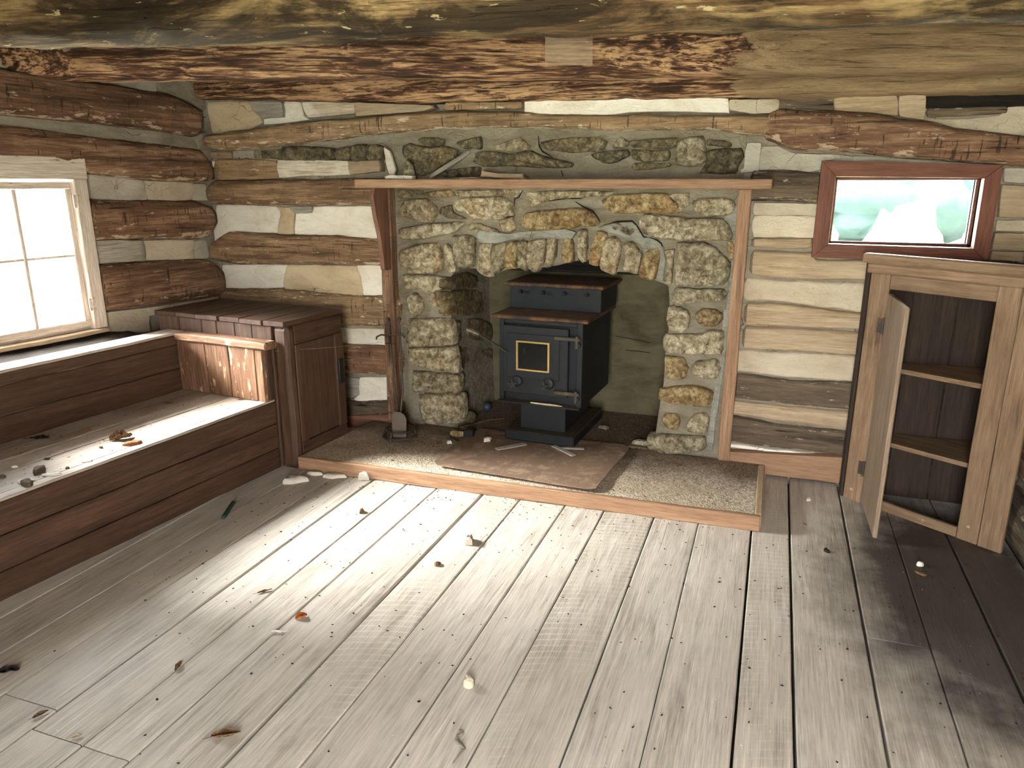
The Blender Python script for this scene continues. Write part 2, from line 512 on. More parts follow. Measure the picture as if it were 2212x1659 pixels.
LEAF = leafy('dry_leaf', srgb(84, 60, 40), srgb(140, 108, 76), 40)
LEAFB = leafy('bright_orange_leaf', srgb(156, 84, 34), srgb(190, 116, 54), 40)
LEAFO = leafy('orange_leaf', srgb(120, 70, 38), srgb(158, 100, 60), 40)
GRASS = leafy('grass', srgb(168, 172, 152), srgb(196, 198, 180), 2)
BUSH = leafy('bush_leaves', srgb(56, 62, 28), srgb(92, 94, 50), 5)
TREE = leafy('tree_leaves', srgb(30, 52, 12), srgb(80, 110, 40), 2)
FOREST = leafy('forest_leaves', srgb(20, 34, 33), srgb(32, 46, 43), 1.2)


# ------------------------------------------------------------------ object helpers
def obj(name, V, F, mat, parent=None, axis=None, angle=35, kind=None, center=True, label=None, edge=None):
    V = [Vector(v) for v in V]
    B = Matrix.Identity(3)
    if axis is not None:
        x = Vector(axis).normalized()
        ref = Vector((0, 0, 1)) if abs(x.z) < .9 else Vector((0, 1, 0))
        y = ref.cross(x).normalized()
        z = x.cross(y)
        B = Matrix((x, y, z)).transposed()
    c = Vector((0, 0, 0))
    if center:
        for v in V:
            c += v
        c /= max(1, len(V))
    BI = B.inverted()
    me = bpy.data.meshes.new(name)
    me.from_pydata([tuple(BI @ (v - c)) for v in V], [], F)
    bm = bmesh.new()
    bm.from_mesh(me)
    bmesh.ops.recalc_face_normals(bm, faces=bm.faces)
    bm.to_mesh(me)
    bm.free()
    me.polygons.foreach_set('use_smooth', [True] * len(me.polygons))
    me.set_sharp_from_angle(angle=radians(angle))
    if edge:
        at = me.attributes.new('edge', 'FLOAT', 'POINT')
        at.data.foreach_set('value', edge)
    me.materials.append(mat)
    ob = bpy.data.objects.new(name, me)
    COL.objects.link(ob)
    m = B.to_4x4()
    m.translation = c
    if parent:
        ob.parent = parent
    ob.matrix_basis = m
    if kind:
        ob['kind'] = kind
    if label:
        ob['label'] = label
    return ob


def tag(ob, label, cat, group=None, kind=None):
    ob['label'] = label
    ob['category'] = cat
    if group:
        ob['group'] = group
    if kind:
        ob['kind'] = kind
    return ob


def thing(name, label, cat, M=None, group=None):
    e = bpy.data.objects.new(name, None)
    e.empty_display_size = .1
    COL.objects.link(e)
    if M is not None:
        e.matrix_world = M if isinstance(M, Matrix) else Matrix.Translation(M)
    return tag(e, label, cat, group)


def board_vf(lo, hi, ax, bev=.004, amp=.0015, seg=None, seed=None):
    lo, hi = Vector(lo), Vector(hi)
    a1, a2 = [(1, 2), (2, 0), (0, 1)][ax]
    L = hi[ax] - lo[ax]
    w, t = hi[a1] - lo[a1], hi[a2] - lo[a2]
    b = min(bev, w * .3, t * .3)
    prof = [(b, 0), (w - b, 0), (w, b), (w, t - b), (w - b, t), (b, t), (0, t - b), (0, b)]
    n = seg or max(1, min(60, int(L / .08)))
    sd = random.random() * 100 if seed is None else seed
    V, F = [], []
    st = [0, b] + [L * i / n for i in range(1, n)] + [L - b, L] if n > 1 else [0, b, L - b, L]
    m = len(st)
    for i, s in enumerate(st):
        k = b * .8 if i in (0, m - 1) else 0
        for (p, q) in prof:
            pp = min(max(p, k), w - k)
            qq = min(max(q, k), t - k)
            v = [0, 0, 0]
            v[ax] = lo[ax] + s
            nz = noise.noise_vector((s * 3.1 + sd, p * 9 + sd, q * 9)) * amp + noise.noise_vector((s * 14 + sd, p * 9, q * 9 + sd)) * amp * .5
            v[a1] = lo[a1] + pp + nz.x
            v[a2] = lo[a2] + qq + nz.y
            V.append(v)
    for i in range(m - 1):
        for j in range(8):
            F.append((i * 8 + j, i * 8 + (j + 1) % 8, (i + 1) * 8 + (j + 1) % 8, (i + 1) * 8 + j))
    F.append(tuple(range(7, -1, -1)))
    F.append(tuple((m - 1) * 8 + j for j in range(8)))
    return V, F


AX = [(1, 0, 0), (0, 1, 0), (0, 0, 1)]


def board(name, mat, parent, lo, hi, ax, **kw):
    kind = kw.pop('kind', None)
    label = kw.pop('label', None)
    V, F = board_vf(lo, hi, ax, **kw)
    return obj(name, V, F, mat, parent, AX[ax], kind=kind, label=label)


def join_vf(parts):
    V, F = [], []
    for v, f in parts:
        o_ = len(V)
        V += [tuple(x) for x in v]
        F += [tuple(i + o_ for i in q) for q in f]
    return V, F


def tube_vf(pts, r, n=8, closed=False):
    pts = [Vector(p) for p in pts]
    V, F = [], []
    m = len(pts)
    ref = Vector((0, 0, 1))
    for i, p in enumerate(pts):
        d = (pts[(i + 1) % m] - pts[i - 1]) if closed else (pts[min(i + 1, m - 1)] - pts[max(i - 1, 0)])
        d.normalize()
        rf = ref if abs(d.z) < .95 else Vector((1, 0, 0))
        u = d.cross(rf).normalized()
        w = d.cross(u)
        rr = r[i] if isinstance(r, (list, tuple)) else r
        for k in range(n):
            a = 2 * pi * k / n
            V.append(p + u * cos(a) * rr + w * sin(a) * rr)
    for i in range(m if closed else m - 1):
        j = (i + 1) % m
        for k in range(n):
            F.append((i * n + k, i * n + (k + 1) % n, j * n + (k + 1) % n, j * n + k))
    if not closed:
        F.append(tuple(range(n - 1, -1, -1)))
        F.append(tuple((m - 1) * n + k for k in range(n)))
    return V, F


def lathe_vf(prof, c=(0, 0, 0), n=20):
    V, F = [], []
    for r, z in prof:
        for k in range(n):
            a = 2 * pi * k / n
            V.append((c[0] + r * cos(a), c[1] + r * sin(a), c[2] + z))
    for i in range(len(prof) - 1):
        for k in range(n):
            F.append((i * n + k, i * n + (k + 1) % n, (i + 1) * n + (k + 1) % n, (i + 1) * n + k))
    F.append(tuple(range(n - 1, -1, -1)))
    F.append(tuple((len(prof) - 1) * n + k for k in range(n)))
    return V, F


def ball_vf(c, r, n=10):
    return lathe_vf([(r * sin(pi * max(.02, min(.98, i / n))), -r * cos(pi * i / n)) for i in range(n + 1)], c, 12)


def interp(pl, s):
    if s <= pl[0][0]:
        a, b = pl[0], pl[1] if len(pl) > 1 else pl[0]
        return a[1]
    for a, b in zip(pl, pl[1:]):
        if s <= b[0]:
            t = (s - a[0]) / max(1e-6, b[0] - a[0])
            t = t * t * (3 - 2 * t) * .6 + t * .4
            return a[1] + (b[1] - a[1]) * t
    return pl[-1][1]


def log_vf(top, bot, s0, s1, bulge, base=0.0, back=.12, rough=.005, seed=None, p=4.5, ring=16, endl=.03, endr=.03, step=.015):
    """hewn log lying in a wall: top/bot are (s, z) polylines; sticks out of the wall by bulge"""
    sd = seed if seed is not None else random.random() * 200
    n = max(6, int((s1 - s0) / step))
    V, F = [], []
    row = ring + 3
    for i in range(n + 1):
        s = s0 + (s1 - s0) * i / n
        zt = interp(top, s) + noise.noise((s * 7, sd, 1)) * .006 + noise.noise((s * 25, sd, 5)) * .003
        zb = interp(bot, s) + noise.noise((s * 7, sd, 9)) * .006 + noise.noise((s * 25, sd, 7)) * .003
        e = 1.0
        if s - s0 < endl:
            e = min(e, sqrt(max(0, 1 - (1 - (s - s0) / endl) ** 2)))
        if s1 - s < endr:
            e = min(e, sqrt(max(0, 1 - (1 - (s1 - s) / endr) ** 2)))
        zc, hh = (zt + zb) / 2, (zt - zb) / 2
        k = .55 + .45 * e
        V.append((s, back, zc - hh * k))
        for j in range(ring + 1):
            t = -1 + 2 * j / ring
            t = math.copysign(abs(t) ** .8, t)
            pr = max(0.0, 1 - abs(t) ** p) ** .5
            z = zc + hh * t * k
            d = noise.noise((s * 2.2 + sd, z * 6, sd)) * rough * 1.4 + noise.noise((s * 9 + sd, z * 9, sd)) * rough + noise.noise((s * 6, z * 70, sd)) * rough * .8 + noise.noise((s * 30, z * 40, sd)) * rough * .4
            V.append((s, -(base + (bulge * pr + d * (.3 + .7 * pr)) * (.25 + .75 * e)), z))
        V.append((s, back, zc + hh * k))
    for i in range(n):
        for j in range(row - 1):
            F.append((i * row + j, i * row + j + 1, (i + 1) * row + j + 1, (i + 1) * row + j))
    F.append(tuple(range(row)))
    F.append(tuple(n * row + j for j in range(row - 1, -1, -1)))
    return V, F


def log(name, mat, parent, top, bot, bulge=.05, s0=None, s1=None, kind=None, label=None, **kw):
    s0 = min(top[0][0], bot[0][0]) if s0 is None else s0
    s1 = max(top[-1][0], bot[-1][0]) if s1 is None else s1
    V, F = log_vf(top, bot, s0, s1, bulge, **kw)
    row = kw.get('ring', 16) + 3
    ew = [1.0, 1.0, .95, .75, .45, .2, .05] + [0.0] * (row - 12) + [.1, .3, .5, .6, .6]
    return obj(name, V, F, mat, parent, (1, 0, 0), angle=45, kind=kind, label=label, edge=ew * (len(V) // row))


def outline(poly, res, jitter=0.0, sd=0.0, sharp=.35):
    n = len(poly)
    P = [Vector((a, b)) for a, b in poly]
    out = []
    per = [(P[(i + 1) % n] - P[i]).length for i in range(n)]
    tot = sum(per)
    for i in range(n):
        m = max(1, round(res * per[i] / tot))
        a, b, c, d = P[i - 1], P[i], P[(i + 1) % n], P[(i + 2) % n]
        for k in range(m):
            t = k / m
            lin = b.lerp(c, t)
            cr = .5 * ((2 * b) + (c - a) * t + (2 * a - 5 * b + 4 * c - d) * t * t + (3 * b - a - 3 * c + d) * t ** 3)
            q = lin.lerp(cr, 1 - sharp)
            if jitter:
                q += Vector((noise.noise((q.x * 22, q.y * 22, sd)), noise.noise((q.x * 22, q.y * 22, sd + 9)))) * jitter
            out.append(q)
    return out


def lump_vf(poly, base, h, profile, res=30, jitter=.004, rough=.004, freq=18, back=.03, sharp=.35, sd=None, tiltk=0.0):
    sd = random.random() * 300 if sd is None else sd
    O = outline(poly, res, jitter, sd, sharp)
    c = Vector((0, 0))
    A = 0.0
    for i in range(len(O)):                       # area centroid
        x = O[i - 1].x * O[i].y - O[i].x * O[i - 1].y
        A += x
        c += (O[i - 1] + O[i]) * x
    c /= (3 * A)
    V, F = [], []
    n = len(O)
    tilt = Vector((random.uniform(-1, 1), random.uniform(-1, 1))) * tiltk
    for (k, hh) in [(1.0, None)] + profile:
        for q in O:
            v = c + (q - c) * k
            if hh is None:
                nn = base - back
            else:
                d = (noise.noise((v.x * freq, v.y * freq, sd)) + .5 * noise.noise((v.x * freq * 2.7, v.y * freq * 2.7, sd))) * rough
                nn = base + h * hh + d * min(1, hh * 1.5) + (v - c).dot(tilt) * hh
            V.append((v.x, -nn, v.y))
    r = len(profile) + 1
    for i in range(r - 1):
        for j in range(n):
            F.append((i * n + j, i * n + (j + 1) % n, (i + 1) * n + (j + 1) % n, (i + 1) * n + j))
    V.append((c.x, -(base + h * profile[-1][1]), c.y))
    ci = len(V) - 1
    for j in range(n):
        F.append(((r - 1) * n + j, (r - 1) * n + (j + 1) % n, ci))
    return V, F


DOME = [(1.0, .1), (.975, .5), (.92, .8), (.8, .94), (.55, 1.0), (.28, 1.02)]
FLAT = [(1.0, .3), (.985, .85), (.96, 1.0), (.7, 1.0), (.35, 1.0)]


def stone(parent, poly, base, h, mat, name='stone', **kw):
    kw.setdefault('tiltk', .1)
    V, F = lump_vf(poly, base, h, DOME, **kw)
    return obj(name, V, F, mat, parent, angle=60)


def slab(name, mat, parent, poly, base=0.0, h=.012, axis=(1, 0, 0), **kw):
    kw.setdefault('res', 44)
    kw.setdefault('rough', .003)
    kw.setdefault('sharp', .75)
    kw.setdefault('jitter', .003)
    V, F = lump_vf(poly, base, h, FLAT, **kw)
    return obj(name, V, F, mat, parent, axis, angle=50)


def prism_vf(poly, n0, n1, bev=0.003):
    """(s, z) polygon pushed out of a wall from n0 to n1"""
    c = Vector((sum(p[0] for p in poly) / len(poly), sum(p[1] for p in poly) / len(poly)))
    V, F = [], []
    m = len(poly)
    for nn, k in ((n0, 0), (n1 - bev, 0), (n1, bev)):
        for p in poly:
            q = Vector(p)
            d = c - q
            q = q + d.normalized() * k
            V.append((q.x, -nn, q.y))
    for i in range(2):
        for j in range(m):
            F.append((i * m + j, i * m + (j + 1) % m, (i + 1) * m + (j + 1) % m, (i + 1) * m + j))
    F.append(tuple(range(m - 1, -1, -1)))
    F.append(tuple(2 * m + j for j in range(m)))
    return V, F


def inside(p, poly):
    c = False
    for i in range(len(poly)):
        (xa, ya), (xb, yb) = poly[i - 1], poly[i]
        if (ya > p[1]) != (yb > p[1]) and p[0] < (xb - xa) * (p[1] - ya) / (yb - ya) + xa:
            c = not c
    return c


def boxes(name, mat, parent, bx, kind=None):
    V, F = join_vf([board_vf(a, b, 0, bev=.002, amp=0, seg=1) for a, b in bx])
    return obj(name, V, F, mat, parent, kind=kind, center=False)


def frame_root(name, M, V, F, mat):
    ob = obj(name, V, F, mat, None, kind='structure', center=False)
    ob.matrix_world = M
    return ob

# ================================================================== SETTING
# ---- floor
floor = boxes('floor', DARK, None, [((-4.6, YF - .3, -.16), (1.5, 4.3, -.045))], 'structure')
YP0, YP1 = YF, 4.15
edges = [-4.0, -3.78, -3.55, -3.3, -3.08, -2.86, -2.66, -2.45, -2.235, -2.004, -1.80, -1.619, -1.355, -1.146, -.903, -.70, -.45, -.235, .011, .183, .436, .648, .88, 1.13]
gapw = {-1.355: .012, -.903: .006, .011: .008, .183: .009, .436: .008, -2.004: .006, -1.619: .006, -.45: .006, .88: .008}
joint = {-2.235: 1.375, -2.004: 1.287, -1.80: 1.287, .436: 2.642}


def plank(x0, x1, y0, y1, mat):
    g0, g1 = gapw.get(x0, .003) / 2, gapw.get(x1, .003) / 2
    n = max(4, int((y1 - y0) / .05))
    sd = random.random() * 90
    lift = random.uniform(-.002, .0005)
    V, F = [], []
    for i in range(n + 1):
        y = y0 + (y1 - y0) * i / n
        wob = lambda k: noise.noise((y * 5, k * 7.3 + sd, 2)) * .0022
        a, b = x0 + g0 + abs(wob(x0)), x1 - g1 - abs(wob(x1))
        zc = noise.noise((y * .9, sd, 3)) * .0012 + lift
        bow = .0022 * sin(sd)
        for x, z in ((a, -.045), (a, zc - .004), (a + .004, zc - .0005), ((a * 2 + b) / 3, zc + bow), ((a + 2 * b) / 3, zc + bow),
                     (b - .004, zc - .0005), (b, zc - .004), (b, -.045)):
            V.append((x, y, z))
    for i in range(n):
        for j in range(7):
            F.append((i * 8 + j, i * 8 + j + 1, i * 8 + j + 9, i * 8 + j + 8))
    F.append(tuple(range(8)))
    F.append(tuple(n * 8 + j for j in range(7, -1, -1)))
    return obj('plank', V, F, mat, floor, (0, 1, 0), angle=25)


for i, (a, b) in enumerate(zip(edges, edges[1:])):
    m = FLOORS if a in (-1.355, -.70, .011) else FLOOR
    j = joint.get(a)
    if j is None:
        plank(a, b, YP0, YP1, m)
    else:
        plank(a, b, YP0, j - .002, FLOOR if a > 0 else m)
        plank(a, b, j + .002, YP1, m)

# ---- back wall
wx0, wx1, wz0, wz1 = .255, .902, 1.294, 1.627           # small window opening
bw = [((-3.9, .03, -.1), (-2.2, .22, 2.45)), ((-2.2, .03, 1.96), (-.2, .22, 2.45)), ((-.2, .03, -.1), (wx0, .22, 2.45)),
      ((wx1, .03, -.1), (1.4, .22, 2.45)), ((wx0, .03, -.1), (wx1, .22, wz0)), ((wx0, .03, wz1), (wx1, .22, 2.45))]
V, F = join_vf([board_vf(a, b, 0, bev=.002, amp=0, seg=1) for a, b in bw])
wall_back = frame_root('wall_back', MB, V, F, PLG)
wp = wall_poly


def blog(mat, k, top, bot, **kw):
    return log('log', mat, wall_back, wp(k, top) if isinstance(k, str) else top, wp(k, bot) if isinstance(k, str) else bot, **kw)


def pts(*segs):
    out = []
    for k, p in segs:
        out += wp(k, p)
    return out


# top wall log, under the joist
blog(BEAM, 0, pts(('P', [(380, 150), (900, 140), (1500, 138), (2240, 130)])),
     pts(('A', [(-60, 140), (100, 155), (600, 160), (1000, 165), (1500, 190), (2212, 200)]), ('B', [(1300, 190), (2212, 170)]),
         ('C', [(850, 165), (2212, 150)]), ('D', [(1000, 120), (2300, 98)])), bulge=.075, base=-.02, rough=.008)
# the long bowed log over the chimney and window
blog(LOGT, 0, pts(('A', [(90, 500), (500, 440), (850, 385), (1300, 340)]), ('B', [(300, 275), (600, 262), (1300, 265), (1500, 290), (2212, 300)]),
                  ('C', [(350, 280), (700, 310), (1200, 300), (1500, 295), (1660, 310)])),
     pts(('A', [(90, 620), (300, 645), (600, 620), (900, 590), (1300, 545), (1800, 480)]), ('B', [(250, 470), (560, 440), (1000, 430), (1500, 430), (2212, 460)]),
         ('C', [(600, 450), (1000, 450), (1500, 500), (1660, 520)])), bulge=.07, base=-.02, endl=.08, rough=.007)
blog(LOG, 0, pts(('C', [(1560, 300), (1640, 270)]), ('D', [(0, 228), (500, 240), (900, 270), (1300, 330), (1700, 410), (2330, 470)])),
     pts(('C', [(1560, 540), (1850, 640)]), ('D', [(600, 620), (1400, 690), (2330, 755)])), bulge=.075, base=-.02, rough=.007)
# left bay logs, between the corner and the chimney
blog(LOGM, 'A', [(120, 990), (200, 925), (900, 915), (1500, 905), (1900, 905)], [(120, 1120), (180, 1155), (700, 1165), (1200, 1165), (1900, 1172)], bulge=.06, base=-.02, endl=.07)
blog(LOGM, 0, pts(('A', [(130, 1540), (330, 1420), (700, 1435), (1300, 1450), (1900, 1505)])),
     pts(('E', [(100, 80), (400, 130), (1000, 120), (1700, 140)])), bulge=.06, base=-.02, endl=.07)
blog(LOGT, 'E', [(150, 320), (270, 330), (760, 330), (1400, 390), (1760, 385)], [(150, 640), (760, 640), (1250, 645), (1760, 672)], bulge=.055, base=-.02)
blog(LOG, 'E', [(400, 770), (1280, 800), (1780, 825)], [(400, 1010), (1290, 1050), (1780, 1078)], bulge=.05, base=-.02)
blog(LOGG, 'E', [(300, 1260), (1310, 1290), (1800, 1285)], [(300, 1450), (1320, 1420), (1800, 1400)], bulge=.045, base=-.02)
# left bay chinking
sl = lambda name, mat, k, p, **kw: slab(name, mat, wall_back, wp(k, p), base=kw.pop('base', -.03), **kw)
sl('chinking', PLC, 'A', [(100, 180), (510, 175), (540, 260), (600, 310), (640, 375), (480, 450), (300, 480), (150, 470)])
sl('wood_chink', GREYW, 'A', [(525, 175), (835, 175), (850, 325), (640, 328), (560, 255)], h=.035)
sl('chinking', PLW, 'A', [(838, 170), (990, 175), (1030, 310), (1085, 345), (870, 380), (640, 390), (640, 345), (850, 335)])
sl('wood_chink', WASH, 'A', [(1030, 180), (1545, 185), (1540, 290), (1090, 325)], h=.04)
sl('wood_chink', PALE, 'A', [(1555, 190), (1850, 200), (2300, 215), (2330, 240), (2212, 270), (1580, 318)], h=.04, base=.005)
sl('wood_chink', LOGT, 'B', [(560, 190), (1290, 185), (1300, 245), (560, 260)], h=.03, base=.005)
sl('chinking', PLW, 'P', [(1134, 214), (1340, 212), (1490, 210), (1573, 212), (1576, 244), (1490, 242), (1380, 242), (1300, 250), (1134, 246)], base=.005)
sl('chinking', PLB, 'C', [(1222, 160), (1692, 155), (1690, 250), (1600, 290), (1420, 290), (1230, 260)], base=.005)
sl('wood_chink', LOGG, 'D', [(10, 130), (500, 130), (500, 240), (180, 225), (10, 225)], h=.02)
sl('wood_chink', PALE, 'D', [(510, 115), (1072, 110), (1080, 290), (800, 262), (510, 245)], h=.035)
sl('wood_chink', PALE, 'D', [(1086, 110), (1330, 108), (1310, 325), (1090, 292)], h=.03)
sl('wood_chink', LOGG, 'D', [(1350, 225), (2050, 205), (2060, 262), (1700, 290), (1350, 300)], h=.02)
sl('wood_chink', DARK, 'D', [(1340, 110), (2300, 90), (2300, 205), (1345, 230)], h=.006)  # shade of an open recess painted as a dark sheet, no real chink
sl('chinking', PLB, 'D', [(1320, 318), (1700, 320), (2000, 280), (2080, 205), (2330, 205), (2330, 480), (1700, 420), (1320, 355)])
sl('wood_chink', LOGT, 'A', [(110, 655), (340, 655), (345, 715), (130, 705)], h=.02)
sl('chinking', PLG, 'A', [(350, 645), (560, 640), (640, 690), (780, 720), (780, 745), (520, 725), (350, 725)])
sl('wood_chink', STONED, 'A', [(565, 645), (830, 635), (830, 725), (570, 715)], h=.03)
sl('wood_chink', LOGT, 'A', [(195, 735), (520, 725), (790, 745), (815, 910), (195, 922)], h=.035)
sl('wood_chink', WASH, 'A', [(800, 735), (1485, 742), (1500, 875), (1060, 885), (815, 905)], h=.045)
sl('wood_chink', PALE, 'A', [(1492, 752), (1785, 738), (1795, 842), (1508, 872)], h=.06)
sl('chinking', PLW, 'A', [(118, 735), (200, 752), (190, 805), (150, 800)])
for p in ([(840, 610), (1130, 600), (1330, 620), (1345, 700), (1280, 745), (840, 735)], [(1505, 590), (1640, 585), (1645, 745), (1505, 730)],
          [(1655, 590), (1790, 600), (1795, 730), (1660, 745)], [(1345, 640), (1490, 600), (1500, 730), (1350, 730)]):
    stone(wall_back, wp('A', p), -.03, .05, STONED)
sl('chinking', PLW, 'A', [(190, 1160), (760, 1175), (810, 1215), (790, 1300), (770, 1430), (560, 1425), (340, 1412), (300, 1515), (110, 1510), (150, 1420), (200, 1330)])
sl('chinking', PLC, 'A', [(770, 1180), (900, 1190), (945, 1240), (930, 1330), (935, 1445), (775, 1440), (800, 1310), (820, 1215)], h=.014)
sl('chinking', PLW, 'A', [(905, 1185), (1300, 1175), (1760, 1180), (1830, 1470), (1700, 1490), (1300, 1455), (940, 1445), (945, 1240)])
sl('wood_chink', GREYW, 'A', [(890, 1180), (1120, 1180), (1110, 1240), (960, 1246)], h=.028)
sl('chinking', PLW, 'E', [(220, 130), (780, 130), (745, 325), (250, 325)])
sl('chinking', PLC, 'E', [(780, 130), (1365, 138), (1400, 240), (1425, 395), (760, 335), (745, 240)], h=.016)
sl('chinking', PLW, 'E', [(1370, 135), (1720, 140), (1720, 390), (1428, 392), (1405, 240)])
sl('chinking', PLW, 'E', [(700, 660), (1290, 670), (1740, 685), (1740, 822), (1500, 812), (700, 790)])
sl('chinking', PLW, 'E', [(1395, 1095), (1760, 1095), (1780, 1290), (1400, 1305), (1340, 1280), (1390, 1240)])
sl('chinking', GREYW, 'E', [(1000, 1080), (1395, 1100), (1392, 1238), (1320, 1270), (1000, 1260)])
# right bay: flush planks, old logs and plaster


def rlog(mat, top, bot, bulge=.03, ext=True, name='log', **kw):
    t, b = pts(('P', top)), pts(('P', bot))
    if ext:                                               # carry on behind the corner cupboard to the corner
        for L in (t, b):
            (xa, za), (xb, zb) = L[0], L[-1]
            L.append((1.115, zb + (zb - za) / (xb - xa) * (1.115 - xb) * .4))
    return log(name, mat, wall_back, t, b, bulge=bulge, base=-.03, p=7.0, endl=.015, endr=.01, rough=kw.pop('rough', .003), **kw)


sl('chinking', PLD, 'C', [(1390, 565), (1525, 570), (1500, 835), (1320, 860), (1350, 700)], h=.02)
sl('chinking', PLD, 'C', [(1530, 600), (1680, 600), (1850, 668), (2212, 680), (2250, 720), (2110, 745), (2095, 830), (1990, 850), (1740, 820), (1500, 830), (1505, 680)], h=.03)
sl('chinking', PLD, 'D', [(490, 640), (960, 665), (1450, 700), (2000, 740), (1990, 770), (470, 720)], h=.02)
rlog(LOGG, [(1622, 366), (1693, 366), (1770, 372)], [(1622, 434), (1695, 436), (1770, 441)], .05, False, rough=.006)
sl('chinking', PLB, 'P', [(1629, 438), (1768, 441), (1764, 468), (1740, 466), (1628, 465)], h=.024)
sl('chinking', PLB, 'P', [(1628, 466), (1764, 468), (1759, 514), (1690, 512), (1627, 513)], h=.016)
rlog(PALE, [(1626, 515), (1759, 515)], [(1622, 535), (1756, 538)], .025, False, name='wall_plank')
rlog(PALE, [(1622, 540), (1757, 545), (1762, 560), (1874, 562)], [(1620, 596), (1700, 605), (1874, 607)], .03, name='wall_plank')
rlog(PLB, [(1607, 599), (1700, 607), (1874, 612)], [(1605, 650), (1690, 655), (1800, 668), (1868, 676)], .018, name='chinking')
rlog(PALE, [(1609, 654), (1690, 657), (1800, 670), (1868, 678)], [(1605, 702), (1861, 714)], .03, name='wall_plank')
rlog(PALE, [(1605, 705), (1861, 718)], [(1601, 754), (1855, 769)], .03, name='wall_plank')
rlog(PLB, [(1599, 757), (1855, 771)], [(1586, 804), (1714, 819), (1848, 828)], .018, name='chinking')
rlog(LOGG, [(1588, 806), (1714, 823), (1848, 826)], [(1586, 862), (1714, 877), (1840, 888)], .034, rough=.005)
rlog(PALE, [(1580, 866), (1714, 881), (1840, 891)], [(1575, 895), (1714, 917), (1835, 934)], .02, name='wall_plank')
rlog(LOGG, [(1575, 899), (1714, 921), (1835, 935)], [(1573, 956), (1714, 975), (1829, 986)], .034, rough=.005)
rlog(PLW, [(1570, 960), (1714, 977), (1829, 988)], [(1566, 967), (1714, 984), (1829, 996)], .02, name='chinking')
# right of the small window
for mat, p in ((PLD, [(2035, 755), (2330, 775), (2330, 905), (2030, 880)]), (PALE, [(2010, 905), (2330, 930), (2330, 1215), (1975, 1200)]),
               (PLB, [(1970, 1225), (2330, 1232), (2330, 1330), (1955, 1325)]), (PALE, [(1945, 1340), (2330, 1345), (2330, 1500), (1920, 1490)]),
               (PALE, [(1915, 1505), (2330, 1515), (2330, 1640), (1900, 1600)])):
    sl('wall_plank' if mat is PALE else 'chinking', mat, 'D', p, h=.03 if mat is PALE else .018, sharp=.9)
# ---- baseboards of the back wall
bb = obj('baseboard_back', *prism_vf(pts(('P', [(1552, 971), (1829, 985)])) + [(1.12, .09), (1.12, .0)] + pts(('P', [(1822, 1041), (1653, 1021)])) + [(.06, .0), (-.2, .0)], -.03, .028), MANTW, None, (1, 0, 0), kind='structure', center=False)
bb.matrix_world = MB @ bb.matrix_basis
bb2 = obj('baseboard_left_bay', *prism_vf(wp('E', [(700, 1400), (1330, 1405), (1720, 1392), (1700, 1490), (1340, 1512), (700, 1545)]), -.03, .03), REDW, None, (1, 0, 0), kind='structure', center=False)
bb2.name = 'baseboard_back'
bb2.matrix_world = MB @ bb2.matrix_basis

# ---- small window in the back wall (window_2)
w2 = boxes('window_2', JAMBW, None, [((wx0 - .012, .0, wz0 - .012), (wx1 + .012, .2, wz0)), ((wx0 - .012, .0, wz1), (wx1 + .012, .2, wz1 + .012)),
                                     ((wx0 - .012, .0, wz0), (wx0, .2, wz1)), ((wx1, .0, wz0), (wx1 + .012, .2, wz1))], 'structure')
w2.matrix_world = MB
oo = wall_poly('P', [(1776, 347), (2168, 356), (2133, 572), (1753, 556)], 4.1)
ii = wall_poly('P', [(1806, 381), (2127, 385), (2103, 537), (1789, 527)], 4.1)
for k in range(4):
    a, b = k, (k + 1) % 4
    obj('casing', *prism_vf([oo[a], oo[b], ii[b], ii[a]], -.02, .04, .002), FRAMEW, w2, (1, 0, 0) if k in (0, 2) else (0, 0, 1))
sash = [((wx0, .08, wz0), (wx1, .105, wz0 + .014)), ((wx0, .08, wz1 - .014), (wx1, .105, wz1)), ((wx0, .08, wz0), (wx0 + .014, .105, wz1)), ((wx1 - .014, .08, wz0), (wx1, .105, wz1))]
V, F = join_vf([board_vf(a, b, 0, bev=.002, amp=0, seg=1) for a, b in sash])
obj('sash', V, F, FRAMEW, w2)
boxes('pane', GLASS, w2, [((wx0 + .014, .092, wz0 + .014), (wx1 - .014, .095, wz1 - .014))])

# ---- left wall
ws0, ws1, wl0, wl1 = -1.885, -.995, .795, 1.618
lw = [((-5.6, .03, -.1), (-4.0, .26, 2.45)), ((-3.1, .03, -.1), (ws0, .26, 2.45)), ((-4.0, .03, -.1), (-3.1, .26, 2.45)), ((ws1, .03, -.1), (.25, .26, 2.45)), ((ws0, .03, -.1), (ws1, .26, wl0)), ((ws0, .03, wl1), (ws1, .26, 2.45))]
V, F = join_vf([board_vf(a, b, 0, bev=.002, amp=0, seg=1) for a, b in lw])
wall_left = frame_root('wall_left', ML, V, F, PLG)
lp = left_poly


def llog(mat, top, bot, bulge=.065, s0=-5.0, **kw):
    if s0 is not None and top[0][0] > s0:
        top = [(s0, top[0][1] + .02)] + top
        bot = [(s0, bot[0][1])] + bot
    return log('log', mat, wall_left, top, bot, bulge=bulge, base=-.025, step=.025, **kw)


